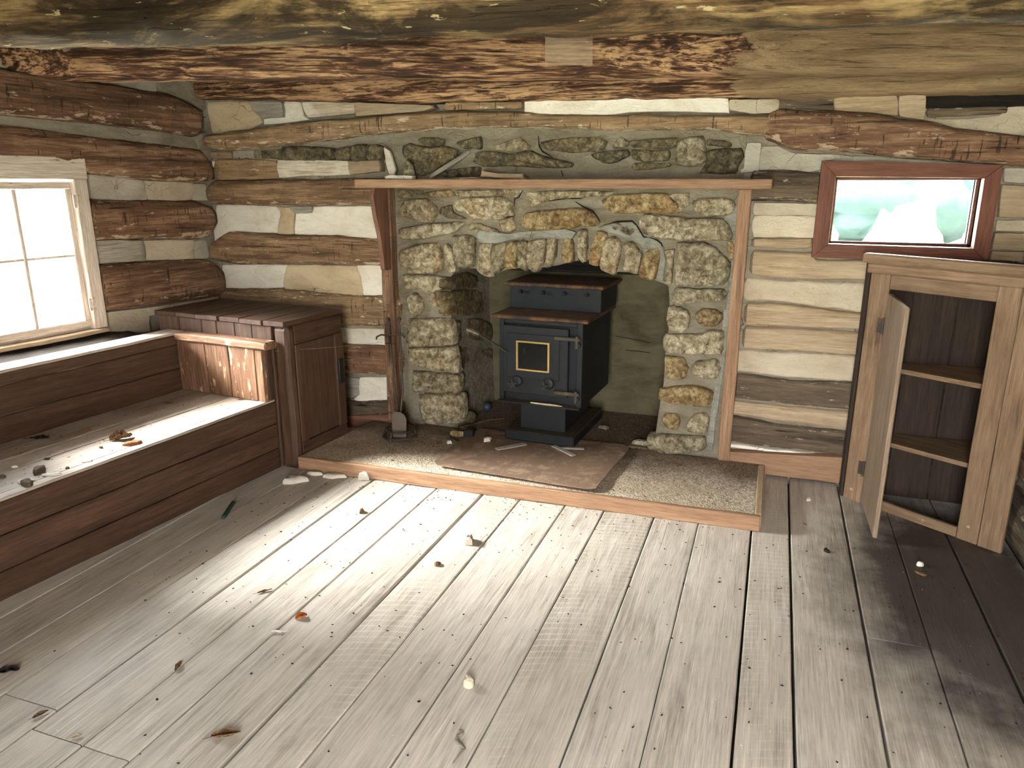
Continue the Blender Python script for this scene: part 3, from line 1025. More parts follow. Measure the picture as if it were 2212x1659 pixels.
llog(LOG, lp('F', [(0, 205), (470, 275), (1000, 345), (1600, 460), (1820, 545), (1910, 650)]), lp('F', [(0, 670), (800, 740), (1500, 815), (1850, 865), (1910, 820)]), .08, endr=.06)
llog(LOG, lp('F', [(0, 740), (1000, 870), (1900, 970), (2000, 1120)]), lp('F', [(0, 1080), (400, 1140), (800, 1215), (1400, 1280), (1900, 1305), (2050, 1290)]), .07, endr=.06)
llog(LOG, lp('G', [(820, 140), (1100, 140), (1850, 140), (1980, 190), (2050, 270)]), lp('G', [(870, 535), (1400, 520), (1950, 515), (2050, 400)]), .065, None, endr=.06)
llog(LOG, lp('G', [(910, 755), (1500, 720), (1950, 700), (2120, 800)]), lp('G', [(970, 1215), (1500, 1150), (2100, 1060), (2150, 960)]), .07, None, endr=.06)
llog(LOGD, [(-4.9, .755), (-1.9, .757), (-.95, .752), (-.74, .73)], [(-4.9, .48), (-.74, .48)], .27, p=3.2, rough=.008)
llog(LOG, [(-.73, .70), (-.1, .70)], [(-.73, .48), (-.1, .48)], .05, None)
llog(LOG, [(-4.9, .42), (-.1, .42)], [(-4.9, .16), (-.1, .16)], .05)
for s0_, s1_ in ((-5.0, -2.02),):
    llog(LOG, [(s0_, 1.45), (s1_, 1.45)], [(s0_, 1.24), (s1_, 1.24)], .06, None)
    llog(LOG, [(s0_, 1.1), (s1_, 1.1)], [(s0_, .86), (s1_, .86)], .06, None)
lsl = lambda name, mat, k, p, **kw: slab(name, mat, wall_left, lp(k, p), base=kw.pop('base', -.03), **kw)
lsl('chinking', PLD, 'F', [(-300, -20), (440, 0), (475, 275), (0, 200), (-300, 160)], h=.02)
lsl('chinking', PLD, 'F', [(900, 280), (1490, 280), (1515, 432), (1380, 420), (1000, 345)], h=.02)
lsl('chinking', PLG, 'F', [(1500, 280), (1880, 330), (1990, 560), (1950, 620), (1800, 520), (1600, 450), (1520, 430)], h=.03)
lsl('chinking', PLG, 'F', [(-200, 640), (800, 735), (1500, 810), (1900, 880), (1920, 985), (1000, 880), (-200, 730)], h=.03)
lsl('chinking', PLD, 'F', [(790, 1215), (1400, 1285), (1430, 1475), (900, 1460), (800, 1440)])
lsl('chinking', PLB, 'F', [(1415, 1285), (1865, 1305), (1850, 1470), (1440, 1475)], h=.016)
lsl('chinking', PLD, 'F', [(1868, 1320), (1985, 1320), (2010, 1470), (1860, 1470)])
lsl('wood_chink', GREYW, 'G', [(865, 530), (1372, 528), (1402, 715), (905, 755)], h=.03)
lsl('chinking', PLB, 'G', [(1380, 535), (1872, 525), (1885, 705), (1402, 718)])
lsl('chinking', PLD, 'G', [(1876, 540), (1990, 520), (2020, 690), (1885, 710)])
lsl('chinking', PLB, 'G', [(970, 1225), (1400, 1170), (2100, 1065), (2110, 1120), (1430, 1250), (1440, 1400), (1000, 1450)], h=.03)
# corner daub where the two walls meet
lsl('chinking', PLG, 'F', [(1850, 860), (1960, 820), (2040, 1000), (2060, 1290), (1990, 1150), (1900, 980)], h=.045)

# ---- left window (window_1), frame ML
w1 = boxes('window_1', WINW, None, [((ws0, -.0, wl0 - .02), (ws1, .24, wl0)), ((ws0, -.0, wl1), (ws1, .24, wl1 + .02)),
                                    ((ws0 - .02, -.0, wl0), (ws0, .24, wl1)), ((ws1, -.0, wl0), (ws1 + .02, .24, wl1))], 'structure')
w1.matrix_world = ML
board('casing', WINW, w1, (ws0 - .08, -.045, wl1), (ws1 + .085, .03, 1.735), 0)
board('casing', WINW, w1, (ws1 - .002, -.044, .785), (ws1 + .078, .03, wl1 - .001), 2)
board('casing', WINW, w1, (ws0 - .076, -.044, .785), (ws0 + .002, .03, wl1 - .001), 2)
board('sill', PALE, w1, (ws0 - .1, -.075, .762), (ws1 + .06, .03, .784), 0, amp=.004)
board('sash_rail', WINW, w1, (ws0 + .002, -.012, wl0 + .002), (ws1 - .004, .022, wl0 + .042), 0)
board('sash_rail', WINW, w1, (ws0 + .002, -.012, 1.568), (ws1 - .004, .022, 1.604), 0)
board('sash_stile', WINW, w1, (ws1 - .036, -.012, wl0 + .043), (ws1 - .004, .022, 1.567), 2)
board('sash_stile', WINW, w1, (ws0 + .002, -.012, wl0 + .043), (ws0 + .034, .022, 1.567), 2)
gs0, gs1 = ws0 + .034, ws1 - .036
for k in (1, 2):
    s = gs1 + (gs0 - gs1) * k / 3
    board('muntin', WINW, w1, (s - .011, -.008, wl0 + .043), (s + .011, .02, 1.567), 2, bev=.004)
board('muntin', WINW, w1, (gs0, -.007, 1.199), (gs1, .019, 1.213), 0, bev=.003)
for k in range(3):
    for z0, z1 in ((wl0 + .042, 1.199), (1.213, 1.568)):
        a, b = gs0 + (gs1 - gs0) * k / 3, gs0 + (gs1 - gs0) * (k + 1) / 3
        boxes('pane', GLASS, w1, [((a + .01, .004, z0), (b - .01, .007, z1))])
for z in (1.50, .93):
    V, F = join_vf([board_vf((ws1 - .022, -.05, z - .035), (ws1 + .018, -.043, z + .035), 2, amp=0), tube_vf([(ws1 - .001, -.05, z - .04), (ws1 - .001, -.05, z + .04)], .006)])
    obj('hinge', V, F, WINW, w1)

# ---- right wall, front wall, ceiling
wall_right = boxes('wall_right', PLG, None, [((XR + .03, YF - .2, -.1), (XR + .25, 4.35, 2.45))], 'structure')
MR = Matrix(((0, 1, 0, XR), (-1, 0, 0, 0), (0, 0, 1, 0), (0, 0, 0, 1)))       # X runs towards the camera, -Y into the room
wall_right.matrix_world = Matrix.Identity(4)
zz = 0.02
for k in range(8):
    h = random.uniform(.19, .24)
    ob = log('log', LOG if k % 3 else LOGG, wall_right, [(-4.1, zz + h), (1.0, zz + h + .02)], [(-4.1, zz), (1.0, zz + .01)], bulge=.06, base=-.03, step=.04, p=4)
    ob.matrix_basis = MR @ ob.matrix_basis
    zz += h + random.uniform(.03, .07)
wall_front = boxes('wall_front', PLD, None, [((-4.3, YF - .22, -.1), (-.38, YF, 2.45)), ((-.38, YF - .22, 2.0), (.38, YF, 2.45)),
                                            ((.38, YF - .22, -.1), (1.36, YF, 2.45))], 'structure')  # door gap is added to let fill light reach the back wall
ceiling = boxes('ceiling', DARK, None, [((-4.4, YF - .2, 2.42), (1.4, 4.4, 2.5))], 'structure')
yy = YF
while yy < 4.3:
    w = random.uniform(.2, .28)
    board('ceiling_board', LOGG, ceiling, (-4.2, yy + .003, 2.395), (1.3, min(4.3, yy + w - .003), 2.42), 0, seg=6)
    yy += w


# ---- ceiling joists (hewn round logs): given along their lower back edge
def joist_vf(path, w, h, seed, rough=.010, p=3.2, ring=26):
    """path: lower rear edge; the log lies in front of (towards -y) and above it"""
    P = [Vector(q) for q in path]
    D = (P[-1] - P[0]).normalized()
    perp = Vector((-D.y, D.x, 0)).normalized()             # points away from the camera
    pl = [((q - P[0]).dot(D), q) for q in P]
    L = pl[-1][0]
    n = int(L / .025)
    V, F = [], []
    for i in range(n + 1):
        s = L * i / n
        for (a, qa), (b, qb) in zip(pl, pl[1:]):
            if s <= b + 1e-6:
                t = (s - a) / (b - a)
                q = qa.lerp(qb, t)
                break
        c = q - perp * (w / 2 - .012) + Vector((0, 0, h / 2 - .012))
        for k in range(ring):
            th = 2 * pi * k / ring
            ca, sa = cos(th), sin(th)
            r = (abs(ca) ** p + abs(sa) ** p) ** (-1 / p)
            x, z = ca * r * w / 2, sa * r * h / 2
            d = noise.noise((s * 1.7, x * 6 + seed, z * 6)) * rough * 1.5 + noise.noise((s * 7, x * 12 + seed, z * 14)) * rough + noise.noise((s * 4, x * 50 + seed, z * 55)) * rough * .7
            V.append(c + perp * (x + ca * d) + Vector((0, 0, z + sa * d)))
    for i in range(n):
        for k in range(ring):
            F.append((i * ring + k, i * ring + (k + 1) % ring, (i + 1) * ring + (k + 1) % ring, (i + 1) * ring + k))
    F.append(tuple(range(ring - 1, -1, -1)))
    F.append(tuple(n * ring + k for k in range(ring)))
    return V, F, D


pth = [onz(x, y, z) for x, y, z in ((0, 107, 2.14), (380, 103, 2.125), (860, 84, 2.11), (1300, 76, 2.10), (1700, 68, 2.095), (2212, 50, 2.09))]
ext = lambda p: [p[0] + (p[0] - p[1]).normalized() * .75] + p + [p[-1] + (p[-1] - p[-2]).normalized() * .6]
V, F, D = joist_vf(ext(pth), .24, .29, 3.0)
j1 = tag(obj('ceiling_joist', V, F, BEAMM, None, D, angle=60), 'mossy hewn log joist nearest the camera, along the top edge of the photo', 'beam', 'ceiling joists')
pth = [onz(x, y, z) for x, y, z in ((105, 164, 2.145), (210, 174, 2.135), (430, 176, 2.12), (860, 173, 2.10), (1300, 171, 2.085), (1700, 162, 2.065), (2212, 158, 2.05))]
pth = [pth[0] + (pth[0] - pth[1]).normalized() * .25] + pth + [pth[-1] + (pth[-1] - pth[-2]).normalized() * .3]
V, F, D = joist_vf(pth, .20, .30, 11.0)
j2 = tag(obj('ceiling_joist', V, F, BEAM, None, D, angle=60), 'dark brown hewn log joist second from camera, just above the back wall logs', 'beam', 'ceiling joists')

# ================================================================== FIREPLACE
FY = 4.15                                                # chimney face plane
MF = Matrix.Translation((0, FY, 0))
fire = thing('fireplace', 'field stone fireplace and chimney breast with a shallow arch, behind the stove', 'fireplace', MF)
fp = lambda k, p: wall_poly(k, p, FY - .03)
op = [(-1.99, .0)] + fp('P', [(983, 860), (975, 760), (970, 680), (968, 600), (985, 578), (1030, 582), (1068, 590), (1110, 580), (1160, 580), (1200, 575), (1235, 566), (1268, 562), (1290, 570),
                                                    (1325, 588), (1370, 590), (1410, 606), (1443, 618), (1446, 690), (1436, 760), (1432, 830), (1420, 900), (1412, 960)])
op = [(op[1][0] + .01, .0)] + op[1:] + [(op[-1][0] + .012, .0)]
def nearest_on(p, poly):
    best = None
    for u_, v_ in zip(poly, poly[1:]):
        u_, v_ = Vector(u_), Vector(v_)
        d_ = v_ - u_
        t = max(0, min(1, (p - u_).dot(d_) / max(1e-9, d_.length_squared)))
        q = u_ + d_ * t
        if best is None or (q - p).length < (best - p).length:
            best = q
    return best


NXg, NZg = 104, 98
gx = lambda i: -2.25 + 2.06 * i / NXg
gz = lambda j: 2.0 * j / NZg
solid = [[not inside((gx(i + .5), gz(j + .5)), op) for j in range(NZg)] for i in range(NXg)]
idx, V, F = {}, [], []


def gv(i, j, y):
    if (i, j, y) not in idx:
        cells = [solid[a][b] for a in (i - 1, i) for b in (j - 1, j) if 0 <= a < NXg and 0 <= b < NZg]
        p = Vector((gx(i), gz(j)))
        if not all(cells) and j > 0:
            p = nearest_on(p, op)
        n = 0 if y else noise.noise((p.x * 9, p.y * 9, 4)) * .012 + noise.noise((p.x * 30, p.y * 30, 4)) * .005
        idx[(i, j, y)] = len(V)
        V.append((p.x, y + n, p.y))
    return idx[(i, j, y)]


for i in range(NXg):
    for j in range(NZg):
        if solid[i][j]:
            F.append((gv(i, j, 0), gv(i + 1, j, 0), gv(i + 1, j + 1, 0), gv(i, j + 1, 0)))
            for (di, dj, e) in ((-1, 0, ((i, j), (i, j + 1))), (1, 0, ((i + 1, j + 1), (i + 1, j))), (0, -1, ((i + 1, j), (i, j))), (0, 1, ((i, j + 1), (i + 1, j + 1)))):
                a, b = i + di, j + dj
                if not (0 <= a < NXg and 0 <= b < NZg) or not solid[a][b]:
                    (p, q) = e
                    F.append((gv(*p, 0), gv(*q, 0), gv(*q, .72), gv(*p, .72)))
obj('mortar', V, F, MORT, fire, angle=50, center=False)
boxes('firebox_back', FBOX, fire, [((-1.98, .66, .0), (-.5, .74, 1.02))])
boxes('flue', DARK, fire, [((-2.0, .73, .9), (-.5, .78, 2.0)), ((-1.95, .05, 1.30), (-.5, .72, 1.34))])
# a panel seam and broken edge of the firebox render
for (a, b) in (((1330, 726), (1405, 741)), ((1352, 757), (1404, 762))):
    pa, pb = ony(*a, FY + .655), ony(*b, FY + .655)
    obj('seam', *tube_vf([(pa.x, .658, pa.z), ((pa.x + pb.x) / 2, .658, (pa.z + pb.z) / 2 + .002), (pb.x, .658, pb.z)], .0025, 5), DARK, fire)
# blue grey pointing over the arch
slab('pointing', MORTB, fire, fp('c1', [(1060, 540), (1300, 600), (1560, 560), (1800, 540), (2120, 520), (2240, 560), (2190, 640), (1900, 640), (1700, 620), (1500, 640), (1300, 690), (1090, 690), (1030, 620)]), base=.0, h=.03, rough=.008)
slab('pointing', MORTB, fire, fp('c2', [(400, 500), (560, 460), (700, 440), (820, 440), (900, 560), (1120, 650), (1170, 740), (1200, 900), (1170, 1150), (1080, 1120), (1130, 900), (900, 700), (700, 620), (520, 560)]), base=.0, h=.018, rough=.008)
slab('pointing', MORTB, fire, fp('c2', [(1900, 400), (2110, 60), (2120, 500), (2060, 1000), (2000, 1500), (1920, 1500), (1990, 900), (2040, 800), (1990, 560)]), base=.0, h=.016, rough=.006)
slab('pointing', MORTB, fire, fp('c4', [(1900, -60), (1990, -50), (1900, 600), (1800, 1300), (1760, 1640), (1660, 1640), (1730, 1250), (1800, 800), (1870, 500)]), base=.0, h=.014, rough=.006)
for k, p in (('c2', [(550, 450), (620, 435), (800, 430), (850, 480), (900, 560), (940, 620), (1020, 630), (1100, 660), (1150, 700), (1165, 760)]), ('c2', [(120, 200), (220, 262), (330, 310), (390, 400), (412, 445)]),
             ('c1', [(1290, 405), (1380, 385), (1490, 370)]), ('c1', [(1590, 60), (1545, 140), (1490, 165), (1495, 260)]), ('c2', [(130, 800), (160, 890), (270, 940), (350, 960)]), ('c1', [(1900, 190), (2110, 158), (2290, 160)]),
             ('B', [(1420, 500), (1430, 600), (1460, 650), (1560, 710)]), ('B', [(1640, 830), (1660, 890)]), ('C', [(1340, 640), (1355, 700), (1310, 770), (1300, 810)])):
    L_ = fp(k, p)
    obj('crack', *tube_vf([(x, -.016 + noise.noise((x * 30, z * 30, 1)) * .003, z) for x, z in L_], [.002] + [.0045] * (len(L_) - 2) + [.002], 5), DARK, fire)
ST = {
 'c1': [
  (STONE, .06, [(95, 310), (160, 210), (260, 170), (420, 165), (560, 260), (560, 340), (490, 440), (370, 440), (250, 400), (120, 370)]),
  (STONEL, .05, [(745, 245), (830, 160), (1080, 150), (1320, 145), (1465, 220), (1440, 280), (1480, 360), (1280, 410), (1000, 410), (900, 320), (765, 310)]),
  (STONED, .03, [(600, 270), (730, 240), (760, 330), (910, 400), (700, 395), (580, 340)]),
  (STONEO, .03, [(380, 110), (500, 70), (700, 55), (780, 110), (720, 140), (450, 140)]),
  (STONE, .03, [(800, 65), (1200, 55), (1560, 60), (1530, 140), (1300, 135), (820, 135)]),
  (STONED, .025, [(95, 60), (370, 60), (370, 120), (200, 150), (100, 150)]),
  (STONE, .035, [(1640, 90), (2000, 70), (2400, 70), (2650, 80), (2600, 125), (2200, 150), (1900, 190), (1660, 260), (1620, 180)]),
  (STONEL, .055, [(115, 530), (330, 480), (600, 450), (870, 450), (780, 560), (560, 610), (280, 660), (160, 640), (110, 590)]),
  (STONE, .035, [(940, 480), (1010, 450), (1250, 520), (1310, 590), (1150, 560), (1020, 560), (950, 540)]),
  (STONE, .035, [(1310, 420), (1480, 385), (1490, 540), (1350, 560), (1290, 490)]),
  (STONEO, .07, [(1580, 400), (1640, 330), (1900, 300), (2300, 280), (2440, 345), (2500, 440), (2465, 490), (2280, 490), (2102, 530), (1700, 545), (1600, 480)]),
  (STONE, .08, [(130, 800), (300, 720), (560, 695), (600, 760), (640, 880), (620, 1000), (500, 1060), (250, 1040), (140, 960)]),
  (STONEL, .05, [(650, 740), (690, 700), (740, 760), (770, 900), (795, 1030), (710, 1035), (650, 880)]),
  (STONEL, .07, [(765, 610), (880, 600), (1010, 640), (1010, 960), (870, 990), (800, 930), (770, 750)]),
  (STONE, .07, [(1090, 690), (1225, 700), (1225, 800), (1250, 1080), (1130, 1080), (1060, 1020), (1070, 850)]),
  (STONE, .06, [(1232, 720), (1395, 690), (1370, 980), (1255, 1060), (1222, 900)]),
  (STONEO, .06, [(1400, 720), (1525, 680), (1515, 985), (1440, 990), (1375, 970)]),
  (STONE, .05, [(1530, 690), (1650, 680), (1635, 1020), (1560, 985), (1520, 930)]),
  (STONE, .065, [(1662, 680), (1868, 650), (1855, 900), (1750, 1040), (1660, 1000), (1640, 850)]),
  (STONE, .06, [(1890, 640), (2000, 600), (1990, 850), (1930, 970), (1860, 980), (1872, 780)]),
  (STONEO, .06, [(2085, 640), (2160, 600), (2205, 700), (2195, 900), (2085, 930), (2060, 800)]),
  (STONE, .065, [(150, 1090), (200, 1065), (500, 1080), (690, 1110), (690, 1170), (640, 1250), (500, 1290), (380, 1260), (200, 1230)]),
  (STONE, .05, [(270, 1290), (330, 1300), (390, 1380), (400, 1480), (360, 1550), (260, 1590), (230, 1480), (210, 1350)]),
  (STONE, .03, [(490, 1310), (540, 1310), (560, 1420), (530, 1460), (480, 1440)]),
  (STONE, .045, [(590, 1290), (650, 1290), (690, 1400), (690, 1560), (610, 1560), (590, 1420)])],
 'c2': [
  (STONE, .055, [(150, 550), (260, 550), (250, 900), (200, 925), (140, 860), (150, 700)]),
  (STONEO, .06, [(380, 560), (490, 580), (480, 700), (400, 960), (290, 940), (300, 800)]),
  (STONE, .065, [(500, 640), (600, 620), (670, 720), (640, 900), (580, 1075), (430, 1010), (415, 950), (450, 750)]),
  (STONE, .06, [(700, 720), (800, 680), (910, 820), (870, 1040), (830, 1065), (690, 1000), (720, 880)]),
  (STONEO, .06, [(960, 800), (1110, 740), (1130, 850), (1085, 1110), (1000, 1140), (880, 1085), (910, 950)]),
  (STONE, .045, [(1185, 785), (1310, 770), (1290, 900), (1270, 1180), (1170, 1150), (1230, 1000), (1220, 880)]),
  (STONED, .03, [(450, 480), (600, 455), (780, 455), (840, 540), (760, 600), (620, 560), (560, 520)]),
  (STONEL, .09, [(1345, 700), (1650, 690), (1800, 760), (1980, 960), (1930, 1140), (1880, 1185), (1600, 1205), (1330, 1190), (1315, 1000), (1360, 850)]),
  (STONEO, .035, [(1930, 690), (2000, 690), (2030, 800), (1990, 900), (1945, 830)]),
  (STONEL, .08, [(900, 420), (950, 355), (1130, 355), (1500, 395), (1870, 405), (1960, 520), (1970, 650), (1600, 665), (1300, 650), (1000, 610), (905, 520)]),
  (STONEL, .06, [(1530, 210), (1640, 160), (1900, 150), (2020, 190), (2030, 270), (1960, 360), (1680, 370), (1570, 320)]),
  (STONEO, .05, [(440, 190), (600, 115), (1000, 95), (1200, 105), (1340, 240), (1340, 330), (900, 335), (560, 330), (500, 270)]),
  (STONE, .035, [(1230, 110), (1480, 100), (1470, 240), (1360, 320), (1350, 230)]),
  (STONEL, .065, [(1330, 1230), (1600, 1240), (1890, 1250), (1900, 1370), (1600, 1400), (1330, 1440), (1270, 1350)])],
 'c3': [
  (STONE, .085, [(240, 60), (700, 50), (750, 150), (765, 350), (500, 375), (240, 370), (230, 200)]),
  (STONE, .08, [(240, 405), (500, 395), (765, 390), (805, 620), (815, 690), (500, 650), (280, 600), (230, 500)]),
  (STONE, .075, [(290, 685), (450, 690), (815, 725), (835, 800), (825, 930), (600, 935), (300, 915), (280, 780)]),
  (STONE, .085, [(380, 970), (520, 935), (850, 965), (880, 1030), (875, 1280), (640, 1310), (420, 1290), (380, 1150)]),
  (STONEL, .03, [(310, 935), (400, 900), (420, 950), (340, 995)])],
 'c4': [
  (STONEL, .065, [(1230, -80), (1330, -100), (1460, -50), (1490, 60), (1460, 170), (1390, 220), (1260, 210), (1215, 60)]),
  (STONEO, .055, [(1560, 0), (1640, -60), (1790, -60), (1880, 0), (1890, 60), (1800, 140), (1640, 140), (1560, 60)]),
  (STONEL, .075, [(1220, 235), (1660, 235), (1700, 190), (1890, 200), (1890, 330), (1860, 465), (1500, 470), (1210, 450), (1180, 340)]),
  (STONEO, .06, [(1200, 505), (1400, 520), (1470, 640), (1430, 760), (1350, 780), (1200, 765), (1190, 640)]),
  (STONEL, .045, [(1560, 570), (1800, 540), (1860, 640), (1820, 760), (1690, 780), (1520, 720)]),
  (STONEO, .07, [(1140, 900), (1350, 860), (1650, 870), (1770, 960), (1720, 1070), (1550, 1100), (1250, 1060), (1130, 1010)]),
  (STONEO, .05, [(1200, 1190), (1330, 1200), (1380, 1280), (1340, 1370), (1220, 1360), (1150, 1280)]),
  (STONEL, .05, [(1540, 1200), (1660, 1190), (1720, 1260), (1700, 1400), (1640, 1450), (1460, 1390), (1450, 1330)]),
  (STONE, .08, [(1010, 1440), (1300, 1440), (1650, 1460), (1680, 1580), (1600, 1640), (1200, 1650), (1000, 1580), (985, 1500)])],
 'B': [
  (STONED, .04, [(270, 530), (380, 510), (510, 530), (500, 590), (380, 610), (290, 570)]),
  (STONED, .05, [(120, 600), (180, 575), (400, 612), (540, 602), (640, 635), (650, 690), (560, 750), (420, 840), (260, 880), (130, 700)]),
  (STONED, .04, [(640, 560), (860, 505), (870, 620), (760, 630), (650, 595)]),
  (STONE, .05, [(1000, 590), (1190, 530), (1230, 510), (1330, 590), (1290, 640), (1150, 650), (1010, 630)]),
  (STONED, .05, [(780, 665), (960, 645), (1140, 670), (1350, 645), (1450, 690), (1730, 760), (1720, 800), (1500, 810), (1200, 790), (900, 790), (780, 745)]),
  (STONED, .04, [(1450, 560), (1700, 525), (1980, 510), (2075, 555), (2020, 640), (1750, 660), (1450, 620)]),
  (STONED, .03, [(480, 835), (700, 810), (850, 800), (860, 890), (480, 895)])],
 'C': [
  (STONED, .04, [(-110, 680), (0, 650), (230, 630), (260, 690), (150, 745), (0, 765)]),
  (STONE, .045, [(95, 590), (175, 510), (250, 560), (230, 610), (110, 620)]),
  (STONED, .04, [(280, 632), (500, 640), (640, 640), (620, 740), (400, 750), (290, 720)]),
  (STONED, .035, [(260, 545), (700, 520), (720, 570), (650, 620), (300, 612)]),
  (STONEL, .06, [(740, 545), (960, 500), (980, 590), (1000, 735), (900, 790), (720, 780), (700, 680)]),
  (STONED, .04, [(1005, 530), (1230, 560), (1220, 610), (1010, 590)]),
  (STONED, .05, [(1010, 640), (1330, 622), (1350, 700), (1300, 800), (1270, 860), (950, 850), (1005, 750)]),
  (STONED, .03, [(300, 760), (640, 760), (640, 800), (300, 830)])]}
for k, L in ST.items():
    for (mat, h, p) in L:
        q_ = fp(k, p)
        cx_, cz_ = sum(a for a, b in q_) / len(q_), sum(b for a, b in q_) / len(q_)
        q_ = [(cx_ + (a - cx_) * 1.05, cz_ + (b - cz_) * 1.05) for a, b in q_]
        stone(fire, q_, -.005, h * .75, mat, res=40, rough=h * .16, freq=26, jitter=.006, sharp=.55)
# stones of the left jamb, facing right into the firebox
JX = -1.885
MJ = Matrix(((0, -1, 0, JX), (1, 0, 0, 0), (0, 0, 1, 0), (0, 0, 0, 1)))       # X away from the camera, -Y to +x
MJL = MF.inverted() @ MJ


def jamb_poly(k, p):
    return [(q.y, q.z) for q in (onx(a, b, JX + .04) for a, b in crop(k, p))]


for mat, k, p in ((STONEJ, 'c3', [(790, 400), (940, 350), (1030, 420), (1000, 600), (930, 660), (825, 680)]), (STONEJ, 'c3', [(840, 750), (950, 700), (985, 800), (930, 920), (840, 930)]),
                  (STONEJ, 'c3', [(890, 1000), (980, 990), (990, 1150), (895, 1200)]), (STONEJ, 'c3', [(1000, 960), (1150, 830), (1130, 1100), (1010, 1170)]),
                  (STONEJ, 'c3', [(880, 60), (1100, 40), (1240, 120), (1240, 300), (900, 300)]), (STONEJ, 'c3', [(1085, 420), (1250, 400), (1250, 560), (1060, 600)]),
                  (STONEJ, 'c1', [(720, 1290), (1000, 1240), (1230, 1260), (1230, 1500), (1000, 1560), (720, 1540)]), (STONEJ, 'c1', [(730, 1130), (900, 1020), (1090, 1080), (1080, 1220), (800, 1260), (720, 1220)]),
                  (STONE, 'c3', [(1090, 700), (1200, 690), (1180, 800), (1085, 800)]), (STONEJ, 'c3', [(800, 120), (870, 60), (880, 300), (790, 330)])):
    ob = stone(fire, jamb_poly(k, p), -.0, .035, mat, res=26)
    ob.matrix_basis = MJL @ ob.matrix_basis
obj('hearth_floor', *board_vf((-2.0, .012, .0), (-.45, .70, .074), 0, amp=.003), GRAVEL, fire)

# mantel shelf, its bracket and the two trim boards
man = thing('mantel_shelf', 'long reddish wooden mantel shelf across the stone chimney', 'mantel', (-1.2, 3.9, 1.57))
board('shelf', MANTW, man, (-1.154, 0, 0), (1.158, .215, .049), 0, amp=.002)
br = [ony(x, y, 3.92) for x, y in ((808, 411), (812, 470), (818, 520))]
bp = [(0.02, 1.57), (.0, 1.52), (.025, 1.40), (.06, 1.30), (.085, 1.17), (.09, 1.09), (.13, 1.08), (.19, 1.085), (.19, 1.57)]
Vb = [(-1.058, y, z - 1.57) for y, z in bp] + [(-1.032, y, z - 1.57) for y, z in bp]
m = len(bp)
obj('bracket', Vb, [tuple(range(m - 1, -1, -1)), tuple(range(m, 2 * m))] + [(i, (i + 1) % m, m + (i + 1) % m, m + i) for i in range(m)], REDW, man, (0, 0, 1))
tag(board('chimney_trim_board', LOG, None, (-2.305, 4.075, .074), (-2.225, 4.15, 1.568), 2, amp=.004), 'dark upright trim board along the left edge of the stone chimney', 'trim board')
tag(board('chimney_trim_board', MANTW, None, (-.205, 4.10, .074), (-.14, 4.16, 1.568), 2, amp=.003), 'reddish upright trim board along the right edge of the stone chimney', 'trim board')

# ---- hearth slab
h0 = ML @ Vector((-.69, -1.19, 0))
h1 = ML @ Vector((-.02, -1.19, 0))
hearth = thing('hearth', 'low pebbled concrete hearth edged with a wooden board in front of the fireplace', 'hearth', (-1.2, 3.4, 0))
hp = [(h0.x, h0.y + .03), (.016, 3.42), (.02, 4.108), (-2.05, 4.13), (-2.2, 4.07), (h1.x, 4.07)]
V = [(x + 1.2, y - 3.4, z) for z in (.0, .074) for x, y in hp]
m = len(hp)
obj('slab', V, [tuple(range(m - 1, -1, -1)), tuple(range(m, 2 * m))] + [(i, (i + 1) % m, m + (i + 1) % m, m + i) for i in range(m)], GRAVEL, hearth)
dx, dy = .046 - h0.x, 3.391 - h0.y
a = math.atan2(dy, dx)
ob = board('edge_board', MANTW, hearth, (0, 0, 0), (hypot(dx, dy), .03, .078), 0, amp=.0025)
ob.matrix_basis = Matrix.Translation((h0.x + 1.2, h0.y - 3.4, 0)) @ Matrix.Rotation(a, 4, 'Z') @ ob.matrix_basis
board('edge_board', PALE, hearth, (.018 + 1.2, .025, 0), (.05 + 1.2, .69, .0785), 1, amp=.0025)

# ---- steel floor plate under the stove (slightly lifted at the right edge)
pl_c = [(-1.707, 3.47), (-.762, 3.415), (-.706, 4.06), (-1.71, 4.06)]
O = outline([(-1.70, 3.50), (-1.66, 3.455), (-1.2, 3.43), (-.80, 3.405), (-.755, 3.43), (-.735, 3.7), (-.706, 4.05), (-.76, 4.13), (-1.66, 4.13), (-1.71, 3.83)], 60, sharp=.7)
V = []
for zz_ in (0, .005):
    for q in O:
        lift = .010 + max(0, (q.x + .95)) * .05 * max(0, 1 - abs(q.y - 3.75) / .5) + (.006 if q.y < 3.55 else 0)
        V.append((q.x, q.y, .0745 + zz_ + lift))
m = len(O)
for zz_ in (0, .005):
    V.append((-1.2, 3.8, .0745 + .008 + zz_))
F = [(i, (i + 1) % m, m + (i + 1) % m, m + i) for i in range(m)] + [(i, 2 * m, (i + 1) % m) for i in range(m)] + [(m + i, m + (i + 1) % m, 2 * m + 1) for i in range(m)]
tag(obj('stove_board', V, F, PLATE, None), 'rusty steel plate with rounded corners lying on the hearth under the stove', 'plate')

